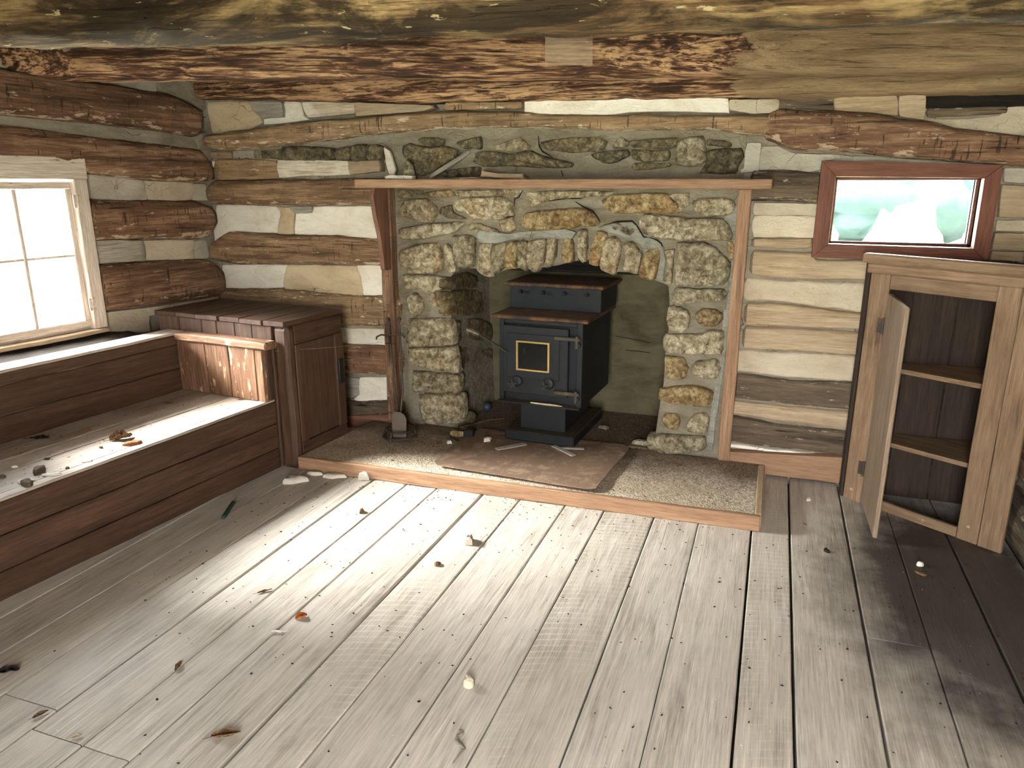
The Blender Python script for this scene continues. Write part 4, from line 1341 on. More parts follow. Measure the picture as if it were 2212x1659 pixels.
# ================================================================== STOVE
SZ = .093
MS = Matrix.Translation((-1.235, 3.972, SZ)) @ Matrix.Rotation(radians(-3), 4, 'Z')
stove = thing('wood_stove', 'black iron wood stove on a pedestal, with a brass framed glass in its door', 'stove', MS)
bd = lambda nm, mat, a, b, ax=0, **kw: board(nm, mat, stove, a, b, ax, amp=kw.pop('amp', .0004), bev=kw.pop('bev', .003), **kw)
bd('base', IRON, (-.22, 0, 0), (.22, .62, .063), bev=.008)
bd('pedestal', IRON, (-.143, .07, .063), (.143, .55, .247))
body = [board_vf((-.257, .035, .245), (.257, .60, .742), 0, bev=.004, amp=0), board_vf((-.257, .012, .245), (-.226, .04, .742), 2, amp=0, bev=.003),
        board_vf((.222, .012, .245), (.257, .04, .742), 2, amp=0, bev=.003), board_vf((-.257, -.03, .243), (.257, .04, .252), 0, amp=0, bev=.002), board_vf((-.226, .014, .715), (.222, .04, .742), 0, amp=0)]
V, F = join_vf(body)
obj('firebox', V, F, IRON, stove)
bd('top_plate', IRONR, (-.302, -.012, .743), (.29, .60, .766), bev=.007)
hood = [board_vf((-.283, .245, .766), (.292, .60, .905), 0, bev=.004, amp=0)]
V, F = join_vf(hood)
hd = obj('hood', V, F, IRON, stove)
bd('hood_lid', IRONR, (-.31, .21, .905), (.31, .66, .928), bev=.006)
Mi = MS.inverted()
for px, py in ((1122, 631), (1171, 633), (1219, 635), (1268, 637)):
    q = Mi @ ony(px, py, 4.2)
    V, F = tube_vf([(q.x, .246, q.z), (q.x, .212, q.z)], .013, 14)
    n_ = 14
    V2, F2 = tube_vf([(q.x, .246, q.z), (q.x, .2115, q.z)], .0095, 14)
    pipe = obj('air_pipe', V, F, IRON, stove)
    obj('bore', V2, F2, DARK, pipe).matrix_parent_inverse = pipe.matrix_basis.inverted()
door = bd('door', IRON, (-.222, -.012, .305), (.178, .013, .708), bev=.003)


def sub(ob, parent):                                       # keep stove coordinates while hanging a piece on another part
    mb = parent.matrix_basis.inverted() @ ob.matrix_basis
    ob.parent = parent
    ob.matrix_basis = mb
    return ob


sub(bd('raised_panel', IRON, (-.195, -.018, .40), (.128, -.011, .665)), door)
g0, g1 = Mi @ ony(1114, 735, 3.95), Mi @ ony(1187, 806, 3.95)
gx0, gx1, gz0, gz1 = g0.x, g1.x, g1.z, g0.z
fr = [board_vf((gx0, -.028, gz0), (gx1, -.017, gz0 + .012), 0, amp=0, bev=.003), board_vf((gx0, -.028, gz1 - .012), (gx1, -.017, gz1), 0, amp=0, bev=.003),
      board_vf((gx0, -.0275, gz0), (gx0 + .012, -.017, gz1), 2, amp=0, bev=.003), board_vf((gx1 - .012, -.0275, gz0), (gx1, -.017, gz1), 2, amp=0, bev=.003)]
V, F = join_vf(fr)
sub(obj('brass_frame', V, F, BRASS, stove, label='bright brass frame around the glass'), door)
sub(boxes('pane', SOOTGL, stove, [((gx0 + .01, -.0195, gz0 + .01), (gx1 - .01, -.0185, gz1 - .01))]), door)
for px, py in ((1112, 827), (1181, 832)):
    q = Mi @ ony(px, py, 3.95)
    V, F = lathe_vf([(.03, 0), (.034, .006), (.028, .016), (.01, .02)], (0, 0, 0), 20)
    V = [(q.x + .012 + v[0], -.013 - v[2], q.z + .012 + v[1]) for v in V]
    dr = obj('draft_knob', V, F, IRON, stove)
    sub(dr, door)
    parts = [tube_vf([(q.x - .004 + .012 * cos(t * pi / 6), -.052, q.z - .006 + .012 * sin(t * pi / 6)) for t in range(12)], .0038, 6, True)]
    for t in range(5):
        an_ = t * 2 * pi / 5 + .5
        parts.append(tube_vf([(q.x - .004 + r * cos(an_), -.052, q.z - .006 + r * sin(an_)) for r in (.013, .022, .031)], [.005, .004, .0028], 6))
    parts.append(tube_vf([(q.x - .004, -.03, q.z - .006), (q.x - .004, -.054, q.z - .006)], .006, 8))
    V, F = join_vf(parts)
    st_ = obj('star_grip', V, F, IRONT, stove)
    mb = (door.matrix_basis @ dr.matrix_basis).inverted() @ st_.matrix_basis
    st_.parent = dr
    st_.matrix_basis = mb
a, b = Mi @ ony(1096, 761, 3.955), Mi @ ony(1036, 723, 3.86)
c = Mi @ ony(1007, 711, 3.84)
hl = obj('handle', *tube_vf([a, a.lerp(b, .1), b], .0075, 8), IRONT, stove)
coil = [b.lerp(c, t / 90) for t in range(91)]
d = (c - b).normalized()
u = d.cross(Vector((0, 0, 1))).normalized()
w_ = d.cross(u)
co = [p + (u * cos(i * 2 * pi / 9) + w_ * sin(i * 2 * pi / 9)) * (.0155 - .004 * abs(i / 45 - 1) ** 2) for i, p in enumerate(coil)]
spring = obj('spring_grip', *tube_vf(co, .0024, 5), STEEL, stove, label='steel coil grip')
mb = hl.matrix_basis.inverted() @ spring.matrix_basis
spring.parent = hl
spring.matrix_basis = mb
for z in (.655, .335):
    V, F = join_vf([board_vf((.10, -.03, z - .01), (.252, -.014, z + .012), 0, amp=0, bev=.003), tube_vf([(.232, -.022, z - .05), (.232, -.022, z + .02)], .010, 8),
                    board_vf((.222, -.016, z - .045), (.246, .014, z - .02), 0, amp=0)])
    obj('hinge', V, F, IRONT, stove)
# ash spilled on the lip under the door
V, F = lump_vf([(-.05, 0), (.03, .006), (.12, .004), (.15, -.004), (.08, -.012), (-.03, -.01)], 0, .006, DOME, res=20, back=.002)
obj('ash', [(v[0], -.01 + v[2] * .9, .2525 - v[1]) for v in V], F, PLC, stove)

# ================================================================== BENCH AND WOOD BOX (along the left wall, wall frame)
MLF = ML.copy()
bench = thing('built_in_bench', 'long brown built-in plank bench under the left window', 'bench', MLF)
SE = -4.3                                                # far-left end of the bench
ledge = lambda nm, mat, a, b, ax=0, **kw: board(nm, mat, bench, a, b, ax, **kw)
yb = -.405
for z0, z1 in ((.0, .115), (.119, .262), (.266, .398)):
    ledge('front_board', BENCHW, (SE, -1.07, z0 + .001), (-.70, -1.045, z1), amp=.003)
for y0, y1 in ((-1.068, -1.012), (-1.008, -.80), (-.795, -.655), (-.65, -.42)):
    ledge('seat_board', SEATW, (SE, y0, .399 if y0 < -1.05 else .392), (-.70, y1, .413 if y0 < -1.05 else .411), amp=.0025)
for z0, z1 in ((.40, .535), (.539, .68)):
    ledge('back_board', BENCHW, (SE, yb - .008, z0), (-.74, yb + .016, z1), amp=.002)
ledge('ledge_front', BENCHW, (SE, yb - .01, .683), (-.72, yb + .014, .738), amp=.003)
ledge('ledge_board', SEATW, (SE, yb - .012, .7385), (-.70, -.275, .754), amp=.003)
# low arm panel against the wood box
for y0, y1 in ((-.64, -.42), (-.82, -.644), (-1.015, -.824), (-1.072, -1.018)):
    ledge('arm_board', ARMW, (-.775, y0, .4135), (-.745, y1, .712), 2, amp=.002)
ledge('arm_side', BENCHW, (-.742, -1.072, .4135), (-.70, -1.045, .712), 2)
ledge('arm_cap', ARMW, (-.79, -1.115, .713), (-.695, -.42, .757), 1, amp=.003, bev=.008)

wbx = thing('wood_box', 'brown plank wood box with a hinged door in the back left corner', 'chest', MLF)
wb = lambda nm, mat, a, b, ax, **kw: board(nm, mat, wbx, a, b, ax, **kw)
ys = [-.17, -.345, -.51, -.69, -.85, -1.02, -1.175]
for i in range(6):
    wb('top_board', BENCHW, (-.70 - random.uniform(-.004, .01), ys[i + 1] + .002, .832), (-.185, ys[i] - .002, .860), 0, amp=.003, bev=.005)
for y0, y1 in ((-.36, -.19), (-.54, -.363), (-.66, -.543), (-.80, -.663), (-.93, -.803), (-1.075, -.933)):
    wb('front_board', BENCHW, (-.69, y0, .0), (-.668, y1, .831), 2, amp=.002)
wb('corner_post', BENCHW, (-.694, -1.185, .0), (-.625, -1.078, .831), 2, amp=.006, bev=.022)
wb('stile', BENCHW, (-.622, -1.176, .14), (-.56, -1.15, .72), 2)
wb('stile', BENCHW, (-.275, -1.182, .14), (-.205, -1.15, .72), 2, amp=.006)
wb('rail', BENCHW, (-.622, -1.176, .722), (-.205, -1.15, .831), 0)
wb('rail', BENCHW, (-.622, -1.176, .0), (-.205, -1.15, .138), 0)
dpn = wb('door_panel', BENCHW, (-.556, -1.170, .143), (-.279, -1.15, .717), 2)
lt = wb('latch', BLACK, (-.268, -1.192, .41), (-.225, -1.181, .565), 2, amp=0, label='black iron latch plate')
wb('back_panel', BENCHW, (-.66, -1.14, .0), (-.21, -.19, .83), 2, amp=0)

# ================================================================== CORNER CUPBOARD
av = Vector((.606, -.435, 0)).normalized()
an = Vector((av.y, -av.x, 0))
MC = Matrix(((av.x, -an.x, 0, .46), (av.y, -an.y, 0, 3.96), (0, 0, 1, 0), (0, 0, 0, 1)))
cab = thing('corner_cupboard', 'low pine corner cupboard with its door ajar, below the small back window', 'cupboard', MC)
cb = lambda nm, mat, a, b, ax, **kw: board(nm, mat, cab, a, b, ax, **kw)
cb('stile', CABW, (-.012, 0, .0), (.084, .022, 1.178), 2, amp=.002)
cb('stile', CABW, (.554, 0, .0), (.645, .022, 1.178), 2, amp=.002)
cb('stile', CABW, (.647, 0, .0), (.747, .022, 1.178), 2, amp=.002)
cb('top_rail', CABW, (.085, .001, 1.108), (.553, .022, 1.178), 0)
cb('bottom_rail', CABW, (.085, .001, -.0), (.553, .024, .052), 0, amp=.003)
cb('cornice', CABW, (-.03, -.012, 1.179), (.77, .02, 1.225), 0, bev=.006)
cb('cornice', CABW, (-.05, -.032, 1.226), (.79, .02, 1.272), 0, bev=.008)
V = []
# two back walls running into the corner, left one along the logs, right one along the right wall
ci = MC.inverted()


def cpanel(nm, p, q, z0, z1, mat, t=.014):
    p, q = ci @ Vector((*p, 0)), ci @ Vector((*q, 0))
    d_ = (q - p)
    L = d_.length
    ob = board(nm, mat, cab, (0, 0, z0), (L, t, z1), 2, amp=.001)
    ob.matrix_basis = Matrix.Translation((p.x, p.y, 0)) @ Matrix.Rotation(math.atan2(d_.y, d_.x), 4, 'Z') @ ob.matrix_basis
    return ob


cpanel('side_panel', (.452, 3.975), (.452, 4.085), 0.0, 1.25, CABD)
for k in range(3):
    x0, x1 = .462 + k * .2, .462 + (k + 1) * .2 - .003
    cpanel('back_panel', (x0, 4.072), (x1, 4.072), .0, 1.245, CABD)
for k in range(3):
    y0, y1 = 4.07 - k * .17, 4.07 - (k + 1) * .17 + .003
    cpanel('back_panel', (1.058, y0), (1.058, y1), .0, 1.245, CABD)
for z in (.335, .715):
    poly = [(.09, .135), (.60, .135)]
    w3 = [ci @ Vector((1.05, 3.70, 0)), ci @ Vector((1.05, 4.065, 0)), ci @ Vector((.468, 4.065, 0)), ci @ Vector((.468, 4.0, 0))]
    pl = [(ci @ Vector((.468, 4.0, 0))), ci @ Vector((1.045, 3.64, 0)), ci @ Vector((1.045, 4.06, 0)), ci @ Vector((.468, 4.06, 0))]
    V = [(p.x, p.y, z + dz) for dz in (-.011, .011) for p in pl]
    obj('shelf', V, [(0, 1, 2, 3), (4, 5, 6, 7)] + [(i, (i + 1) % 4, 4 + (i + 1) % 4, 4 + i) for i in range(4)], CABW, cab, (1, 0, 0))
# open door, hinged on the left stile
dd = cb('door', DOORW, (0, -.0, .022), (.452, .019, 1.090), 2, amp=.0015)
Rm = Matrix.Translation((.086, -.002, 0)) @ Matrix.Rotation(radians(-53), 4, 'Z')
dd.matrix_basis = Rm @ dd.matrix_basis
for z in (.19, .93):
    V, F = join_vf([tube_vf([(.082, -.006, z - .04), (.082, -.006, z + .04)], .006, 8), board_vf((.052, -.004, z - .035), (.082, .0, z + .035), 2, amp=0)])
    obj('hinge', V, F, IRONT, cab)
for a_, z in ((.03, .06), (.60, .075), (.40, .028)):
    V, F = lathe_vf([(.006, 0), (.009, .001), (.006, .003)], (0, 0, 0), 10)
    obj('nail_head', [(a_ + v[0], -.0005 - v[2], z + v[1]) for v in V], F, PALE, cab)

# ================================================================== FIRE TOOLS ON THE HEARTH
tb = onz(864, 945, .076)
stand = thing('tool_stand', 'iron fire tool stand with two base rings and hooks, left of the stone fireplace', 'tool stand', (tb.x, tb.y, .0745))
circ = lambda r, z, n=28: [(r * cos(2 * pi * i / n), r * sin(2 * pi * i / n), z) for i in range(n)]
obj('base_ring', *tube_vf(circ(.10, .018), .0085, 6, True), IRONT, stand)
obj('holding_ring', *tube_vf(circ(.088, .058), .007, 6, True), IRONT, stand)
for t in (.4, 2.5, 4.6):
    V, F = join_vf([tube_vf([(.10 * cos(t), .10 * sin(t), .0), (.10 * cos(t), .10 * sin(t), .018)], .011, 8), tube_vf([(.10 * cos(t), .10 * sin(t), .018), (.088 * cos(t), .088 * sin(t), .058)], .005, 6)])
    obj('foot', V, F, IRONT, stand)
pt = ony(838, 695, tb.y + .02)
pz = pt.z - .0745
px_ = pt.x - tb.x
obj('pole', *tube_vf([(px_ + .045, .03, .01), (px_ + .022, .025, pz * .5), (px_, .02, pz)], .0065, 8), IRONT, stand)
obj('finial', *ball_vf((px_, .02, pz + .012), .014), IRONT, stand)
hz = pz - .085
V, F = join_vf([tube_vf([(px_ - .055, -.03, hz - .015), (px_ - .06, -.015, hz - .004), (px_ - .04, .005, hz + .006), (px_, .02, hz), (px_ + .06, .03, hz + .01), (px_ + .10, .02, hz + .01), (px_ + .115, .005, hz)], .0055, 6),
                tube_vf([(px_, .02, hz), (px_ + .03, -.015, hz - .02), (px_ + .035, -.03, hz - .035)], .005, 6)])
obj('hook_bar', V, F, IRONT, stand)
shv = thing('fire_shovel', 'round ended fire shovel standing blade up in the tool stand', 'shovel', (tb.x, tb.y, .0745))
w_, h_ = .048, .175
prof = [(-w_, .0), (-w_ - .002, h_ * .7)] + [(-w_ * cos(t * pi / 10), h_ * .7 + w_ * .95 * sin(t * pi / 10)) for t in range(1, 10)] + [(w_ + .002, h_ * .7), (w_, .0)]
V = [(x * 1.0 + .012, -.03 - .012 * (1 - (x / w_) ** 2) + .1 * z * .35, z + .012) for x, z in prof] + [(x * .93 + .012, -.022 - .012 * (1 - (x / w_) ** 2) + .1 * z * .35, z * .985 + .012) for x, z in prof]
V += [(x * .8 + .012, -.018 + .1 * z * .35, z * .93 + .012) for x, z in prof]
m = len(prof)
F = [(k * m + i, k * m + (i + 1) % m, (k + 1) * m + (i + 1) % m, (k + 1) * m + i) for k in range(2) for i in range(m)] + [tuple(range(m - 1, -1, -1)), tuple(range(2 * m, 3 * m))]
obj('blade', V, F, SHOVM, shv)
q = ony(864, 693, tb.y + .07)
obj('handle', *tube_vf([(.014, -.005, .16), (.014, .035, .30), (q.x - tb.x, .06, q.z - .0745)], .0065, 8), IRONT, shv)
obj('knob', *ball_vf((q.x - tb.x, .06, q.z - .0745 + .012), .014), IRONT, shv)


# ================================================================== LITTER
def chip(name, mat, px, py, z, r, h, label, cat, asp=1.0, rot=None, group=None, n=8, jag=.35, at=None):
    """flat broken piece lying on a surface"""
    p = at or onz(px, py, z)
    rot = random.random() * 6.28 if rot is None else rot
    poly = []
    for i in range(n):
        t = 2 * pi * i / n
        rr = r * (1 + random.uniform(-jag, jag))
        x, y = rr * cos(t), rr * sin(t) * asp
        poly.append((x * cos(rot) - y * sin(rot), x * sin(rot) + y * cos(rot)))
    V, F = lump_vf(poly, 0, h, [(1.0, .12), (.95, .6), (.8, .9), (.5, 1.0)], res=n * 2, jitter=r * .06, rough=h * .25, freq=30, back=0.0, sharp=.6)
    V = [(p.x + v[0], p.y + v[2], p.z - v[1]) for v in V]
    return tag(obj(name, V, F, mat, None, angle=50), label, cat, group)


def leaf(name, mat, px, py, z, L, label, curl=.5, rot=0.0, lobes=0, wid=.42, cat='leaf', stem=True):
    p = onz(px, py, z)
    nx, ny = 14, 8
    V, F = [], []
    for i in range(nx + 1):
        t = i / nx
        w = wid * L * sin(pi * min(1, t * .94 + .05)) ** .8
        if lobes:
            w *= .62 + .38 * abs(cos(pi * lobes * t))
        for j in range(ny + 1):
            v = (j / ny - .5)
            x, y = (t - .5) * L, v * w
            zc = curl * (v * v) * w * 2.2 + curl * .22 * L * (t - .4) ** 2 + noise.noise((t * 4, v * 5, px)) * L * .05 * (1 + curl)
            V.append((p.x + x * cos(rot) - y * sin(rot), p.y + x * sin(rot) + y * cos(rot), p.z + max(.001, zc + .003)))
    for i in range(nx):
        for j in range(ny):
            a_ = i * (ny + 1) + j
            F.append((a_, a_ + 1, a_ + ny + 2, a_ + ny + 1))
    me_top = len(V)
    V += [(x, y, zc - .0008) for x, y, zc in V]
    F += [tuple(me_top + k for k in reversed(f)) for f in F]
    if stem:
        e = Vector((p.x - L * .48 * cos(rot), p.y - L * .48 * sin(rot), p.z + .004))
        f = e + Vector((-L * .3 * cos(rot + .3), -L * .3 * sin(rot + .3), .002))
        v2, f2 = tube_vf([e, e.lerp(f, .5), f], L * .012, 5)
        k = len(V)
        V += v2
        F += [tuple(i + k for i in ff) for ff in f2]
    return tag(obj(name, V, F, mat, None, angle=60), label, cat)


# broken daub by the hearth corner
chip('plaster_chunk', WHITEC, 638, 1040, 0, .062, .03, 'largest pale plaster chunk on the floor at the left hearth corner', 'plaster chunk', .7, .3)
chip('plaster_chunk', WHITEC, 680, 1026, 0, .036, .02, 'small pale plaster chunk in shade between the two big ones by the hearth', 'plaster chunk', .6, .2)
chip('plaster_chunk', WHITEC, 722, 1030, 0, .066, .02, 'long flat white plaster chunk against the hearth edge board', 'plaster chunk', .42, .15)
chip('plaster_chunk', WHITEC, 786, 1035, 0, .032, .04, 'upright knobbly white plaster chunk rightmost by the hearth edge', 'plaster chunk', .7, .5)
chip('dirt_clod', LEAF, 782, 1107, 0, .016, .018, 'small brown clod on the sunlit planks below the plaster chunks', 'clod', .8)
chip('dirt_clod', LEAF, 945, 1222, 0, .02, .016, 'small brown pod on the pale plank left of the crumpled grey lichen', 'clod', .6)
chip('lichen_clump', PLB, 1013, 1171, 0, .028, .03, 'crumpled grey lichen clump on the planks in front of the stove plate', 'lichen', .8, jag=.5, n=11)
chip('lichen_clump', PLB, 1015, 1478, 0, .02, .028, 'fluffy pale clump on the foreground planks, nearest the camera', 'lichen', .8, jag=.5, n=11)
leaf('dry_leaf', LEAFB, 651, 1335, 0, .045, 'curled orange leaf on the floor planks', .9, .9, wid=.7)
leaf('dry_leaf', LEAF, 488, 1590, 0, .085, 'long curled brown dead leaf, lower left foreground of the floor', .8, .55, 2)
leaf('dry_leaf', LEAF, 386, 1440, 0, .05, 'small dark lobed leaf left of center on the floor', .6, 1.9, 2)
leaf('dry_leaf', DARK, 16, 1452, 0, .075, 'dark blackish leaf at the left edge of the floor', .7, .6, 3)
leaf('dry_leaf', WHITEC, 597, 1368, 0, .055, 'whitish skeleton leaf with a long stem next to the orange leaf', .4, 3.6, 1)
leaf('dry_leaf', LEAF, 572, 1278, 0, .06, 'thin brown leaf blade lying on the pale planks up-left of the orange leaf', .3, .9, 0, .2)
leaf('dry_leaf', PALE, 166, 1592, 0, .03, 'tiny tan leaf chip with dark stem, bottom left corner of the floor', .4, .8)
leaf('dry_leaf', LEAF, 88, 1545, 0, .045, 'crumpled tan leaf by the plank end joint, lower left', .6, 1.2, 2)
chip('white_chip', WHITEC, 1745, 1081, 0, .018, .012, 'small white chip on the floor right of the hearth', 'chip', .6)
chip('white_chip', WHITEC, 1986, 1221, 0, .016, .018, 'small white chip on the dark planks in front of the cupboard', 'chip', .8)
chip('dead_insect', DARK, 1785, 1192, 0, .02, .014, 'large dark dead insect on the plank left of the cupboard door', 'insect', .6)
chip('bark_bit', LEAF, 1990, 1240, 0, .02, .008, 'pale brown flake just below the white chip on dark planks', 'flake', .7)
chip('paint_spot', PLG, 1754, 1133, 0, .04, .0015, 'flat pale paint spot on the plank right of the hearth corner', 'paint spot', .7, .4, jag=.25, n=10)
pts_ = [(992, 1578), (1000, 1585), (988, 1592), (986, 1602), (996, 1612), (1003, 1618), (990, 1634), (978, 1650)]
V, F = tube_vf([onz(a_, b_, .002) for a_, b_ in pts_], [.003, .005, .006, .006, .006, .004, .003, .002], 6)
tag(obj('caulk_string', V, F, PLG, None), 'pale squiggle of dried caulk on the foreground planks', 'caulk')
a_, b_ = onz(482, 1118, .012), onz(504, 1085, .012)
V, F = lathe_vf([(.008, 0), (.0105, .003), (.0105, (b_ - a_).length - .003), (.008, (b_ - a_).length)], (0, 0, 0), 12)
qm = (b_ - a_).to_track_quat('Z', 'Y').to_matrix()
tag(obj('green_tube', [a_ + qm @ Vector(v) for v in V], F, GREEN, None), 'dark green plastic tube on the shaded floor beside the bench', 'tube')
# on the bench seat
SZT = .412
leaf('dry_leaf', LEAF, 262, 948, SZT, .10, 'big curled brown lobed leaf standing up on the bench seat', 1.2, 1.0, 3, .6)
chip('bark_block', LEAFO, 288, 960, SZT, .05, .016, 'reddish brown bark piece beside the curled leaf on the bench seat', 'bark', .45, .75)
leaf('dry_leaf', LEAFO, 190, 932, SZT, .035, 'small reddish twig leaf upright near the bench back', 1.0, .6, 2)
leaf('dry_leaf', LEAF, 362, 872, SZT, .06, 'thin curled twig leaf near the far end of the bench seat', .8, .5, 0, .16)
leaf('dry_leaf', LEAFO, 520, 863, SZT, .05, 'flat brown leaf on the bench seat at the foot of the arm', .3, .3, 1)
leaf('dry_leaf', DARK, 85, 948, SZT, .09, 'dark leaf litter lying in the shade against the bench back', .6, .4, 3)
for (x, y, r, d_) in ((189, 997, .03, 'grey white plaster flake at the bench edge, farthest along'), (112, 1026, .038, 'long white plaster flake in the middle of the flakes on the bench'),
                      (58, 1041, .042, 'white plaster flake near the left photo edge on the bench'), (30, 1010, .014, 'tiny white flake at the back of the bench flakes')):
    chip('plaster_flake', WHITEC, x, y, SZT, r, .008, d_, 'plaster flake', .5, .5)
for (x, y, r, d_) in ((84, 1018, .034, 'dark grey crumbly clump among the plaster flakes on the bench'), (60, 1046, .03, 'dark slate chip under the leftmost plaster flake on the bench'),
                      (218, 967, .012, 'small dark pebble left of the curled bench leaf'), (101, 992, .012, 'small dark pebble above the plaster flakes on the bench'), (146, 1012, .012, 'small dark pebble between two plaster flakes'), (4, 1031, .02, 'dark nut shaped lump at the left photo edge on the bench')):
    chip('dark_lump', LOGG, x, y, SZT, r, r * .6, d_, 'lump', .7)
# on the mantel shelf
MZ = 1.619


def shard(name, mat, px, yy, t, label, cat, lift=0.0):
    poly = [(q.x, q.z) for q in (ony(a, b, yy) for a, b in px)]
    zm = min(p[1] for p in poly)
    poly = [(x, MZ + (z - zm) + lift) for x, z in poly]
    V, F = lump_vf(poly, t * .3, t * .7, [(1.0, .2), (.97, .8), (.8, 1.0), (.4, 1.05)], res=24, jitter=.003, rough=.003, back=t * .3, sharp=.85)
    o_ = len(V) - 1
    n = (len(V) - 1) // 5
    F.append(tuple(range(n - 1, -1, -1)))
    return tag(obj(name, [(v[0], yy + v[1], v[2]) for v in V], F, mat, None, (1, 0, 0), angle=50), label, cat)


shard('wood_splinter', WASH, crop('A', [(1820, 575), (1880, 620), (1935, 800), (1890, 890), (1840, 740)]), 4.07, .02, 'tall pale wood splinter standing on the left end of the mantel', 'splinter')
shard('flat_stone', WHITEC, crop('A', [(1840, 875), (1900, 862), (2120, 870), (2110, 905), (1850, 905)]), 3.99, .05, 'flat white stone lying on the left end of the mantel shelf', 'stone')
shard('pointed_stone', STONE, crop('A', [(2040, 700), (2090, 760), (2120, 890), (2005, 890), (2020, 790)]), 4.05, .03, 'small pointed stone leaning upright behind the flat white stone', 'stone')
shard('wood_block', PALE, crop('B', [(900, 820), (960, 822), (1060, 845), (1300, 850), (1310, 900), (1060, 895), (895, 880)]), 4.0, .04, 'short split wood block lying on the mantel shelf', 'wood piece')
shard('thin_strip', PALE, crop('B', [(690, 888), (870, 880), (885, 892), (700, 902)]), 3.96, .03, 'thin wood strip lying flat between stick and block on the mantel', 'wood piece')
a_, b_ = ony(928, 383, 4.0), ony(1015, 328, 4.08)
V, F = board_vf((0, -.006, -.012), ((b_ - a_).length, .006, .012), 0, amp=.002)
st_ = obj('leaning_stick', V, F, GREYW, None, None)
st_.matrix_basis = Matrix.Translation((a_.x, a_.y, MZ + .012)) @ (b_ - a_).to_track_quat('X', 'Z').to_matrix().to_4x4() @ st_.matrix_basis
tag(st_, 'flat stick leaning against the stones on the mantel shelf', 'stick')
# beside the stove
HZ = .0755
p = onz(1013, 946, HZ)
ad = thing('power_adapter', 'black plug adapter with a looping cable on the hearth left of the stove', 'adapter', p)
board('adapter_body', BLACK, ad, (-.03, -.02, 0), (.03, .025, .058), 0, bev=.006, amp=0)
cb_ = [onz(a_, b_, HZ + .004) - p for a_, b_ in ((1024, 943), (1045, 950), (1052, 953), (1020, 957), (990, 951), (973, 943), (980, 935), (1003, 930), (1040, 938), (1070, 950), (1088, 940))]
fine = []
for i in range(len(cb_) - 1):
    for t in range(4):
        a0, b0, c0, d0 = cb_[max(0, i - 1)], cb_[i], cb_[i + 1], cb_[min(len(cb_) - 1, i + 2)]
        t = t / 4
        fine.append(.5 * ((2 * b0) + (c0 - a0) * t + (2 * a0 - 5 * b0 + 4 * c0 - d0) * t * t + (3 * b0 - a0 - 3 * c0 + d0) * t ** 3))
obj('cable', *tube_vf(fine, .004, 6), BLACK, ad)
chip('tan_rock', STONEO, 985, 941, HZ, .04, .035, 'tan rock beside the black plug adapter', 'rock', .5, .1)
p = onz(1016, 912, HZ)
tag(obj('round_cobble', *ball_vf((p.x, p.y, HZ + .036), .042, 12), STONEJ, None), 'shiny round cobble at the foot of the left fireplace jamb', 'rock')
p = onz(1052, 887, HZ)
tag(obj('blue_ball', *ball_vf((p.x, p.y, HZ + .028), .030, 12), BLUE, None), 'dusty blue ball inside the firebox left of the stove', 'ball')
V, F = tube_vf([onz(a_, b_, HZ + .01) for a_, b_ in ((1000, 921), (1030, 914), (1055, 907), (1090, 904))], [.004, .005, .004, .002], 6)
tag(obj('twig', V, F, LEAF, None), 'long thin twig lying between the jamb and the stove pedestal', 'twig')
chip('lint_clump', WHITEC, 1051, 955, HZ, .03, .035, 'whitish crumbly clump next to the stove base', 'clump', .8, jag=.5, n=11)
chip('lint_clump', WHITEC, 970, 957, HZ, .018, .016, 'small white crumb left of the stove plate corner', 'clump', .8)
leaf('dry_leaf', LEAF, 947, 962, HZ, .05, 'curled brown leaf on the hearth between tool stand and stove plate', .9, .9, 3)
leaf('dry_leaf', LEAF, 1080, 938, HZ + .01, .06, 'brown leaf against the left side of the stove base', .8, .4, 3)
PZ = .0835
for pa, pb, w_, d_ in (((1072, 970), (1135, 958), .02, 'grey wood shim under the front left of the stove base'), ((1195, 962), (1240, 984), .016, 'pale wood shim sticking out in front of the stove base'),
                       ((1215, 968), (1262, 968), .014, 'grey wood shim sticking out at the right front of the stove base')):
    a_, b_ = onz(*pa, PZ + .012), onz(*pb, PZ + .012)
    L = (b_ - a_).length
    V, F = board_vf((0, -w_, -.004), (L, w_, .004), 0, amp=.002)
    ob = obj('wood_shim', V, F, GREYW, None)
    ob.matrix_basis = Matrix.Translation((a_.x, a_.y, PZ + .011)) @ Matrix.Rotation(math.atan2(b_.y - a_.y, b_.x - a_.x), 4, 'Z') @ ob.matrix_basis
    tag(ob, d_, 'shim')
chip('grey_rock', STONE, 1305, 925, HZ, .035, .02, 'grey flat rock on the hearth right of the stove base', 'rock', .7)
chip('grey_rock', STONEL, 1388, 960, HZ, .05, .03, 'pale rock at the foot of the right fireplace pier', 'rock', .6)


# dead insects and crumbs: nobody could count them
def crumbs(name, spots, mat, label):
    V, F = [], []
    for (x, y, z, r) in spots:
        o_ = len(V)
        t = random.random() * 6.28
        c_, s_ = cos(t), sin(t)
        a = random.uniform(.35, .8)
        for (u, v, w) in ((1, 0, .3), (0, a, .3), (-1, 0, .3), (0, -a, .3), (.1, 0, 1.1), (.6, .1, .75)):
            uu, vv = u * r * random.uniform(.7, 1.2), v * r * random.uniform(.7, 1.2)
            V.append((x + uu * c_ - vv * s_, y + uu * s_ + vv * c_, z + w * r * .6))
        F += [tuple(o_ + i for i in f) for f in ((0, 1, 4), (1, 2, 4), (2, 3, 4), (3, 0, 4), (0, 3, 2, 1))]
    return tag(obj(name, V, F, mat, None, angle=180), label, 'debris', kind='stuff')


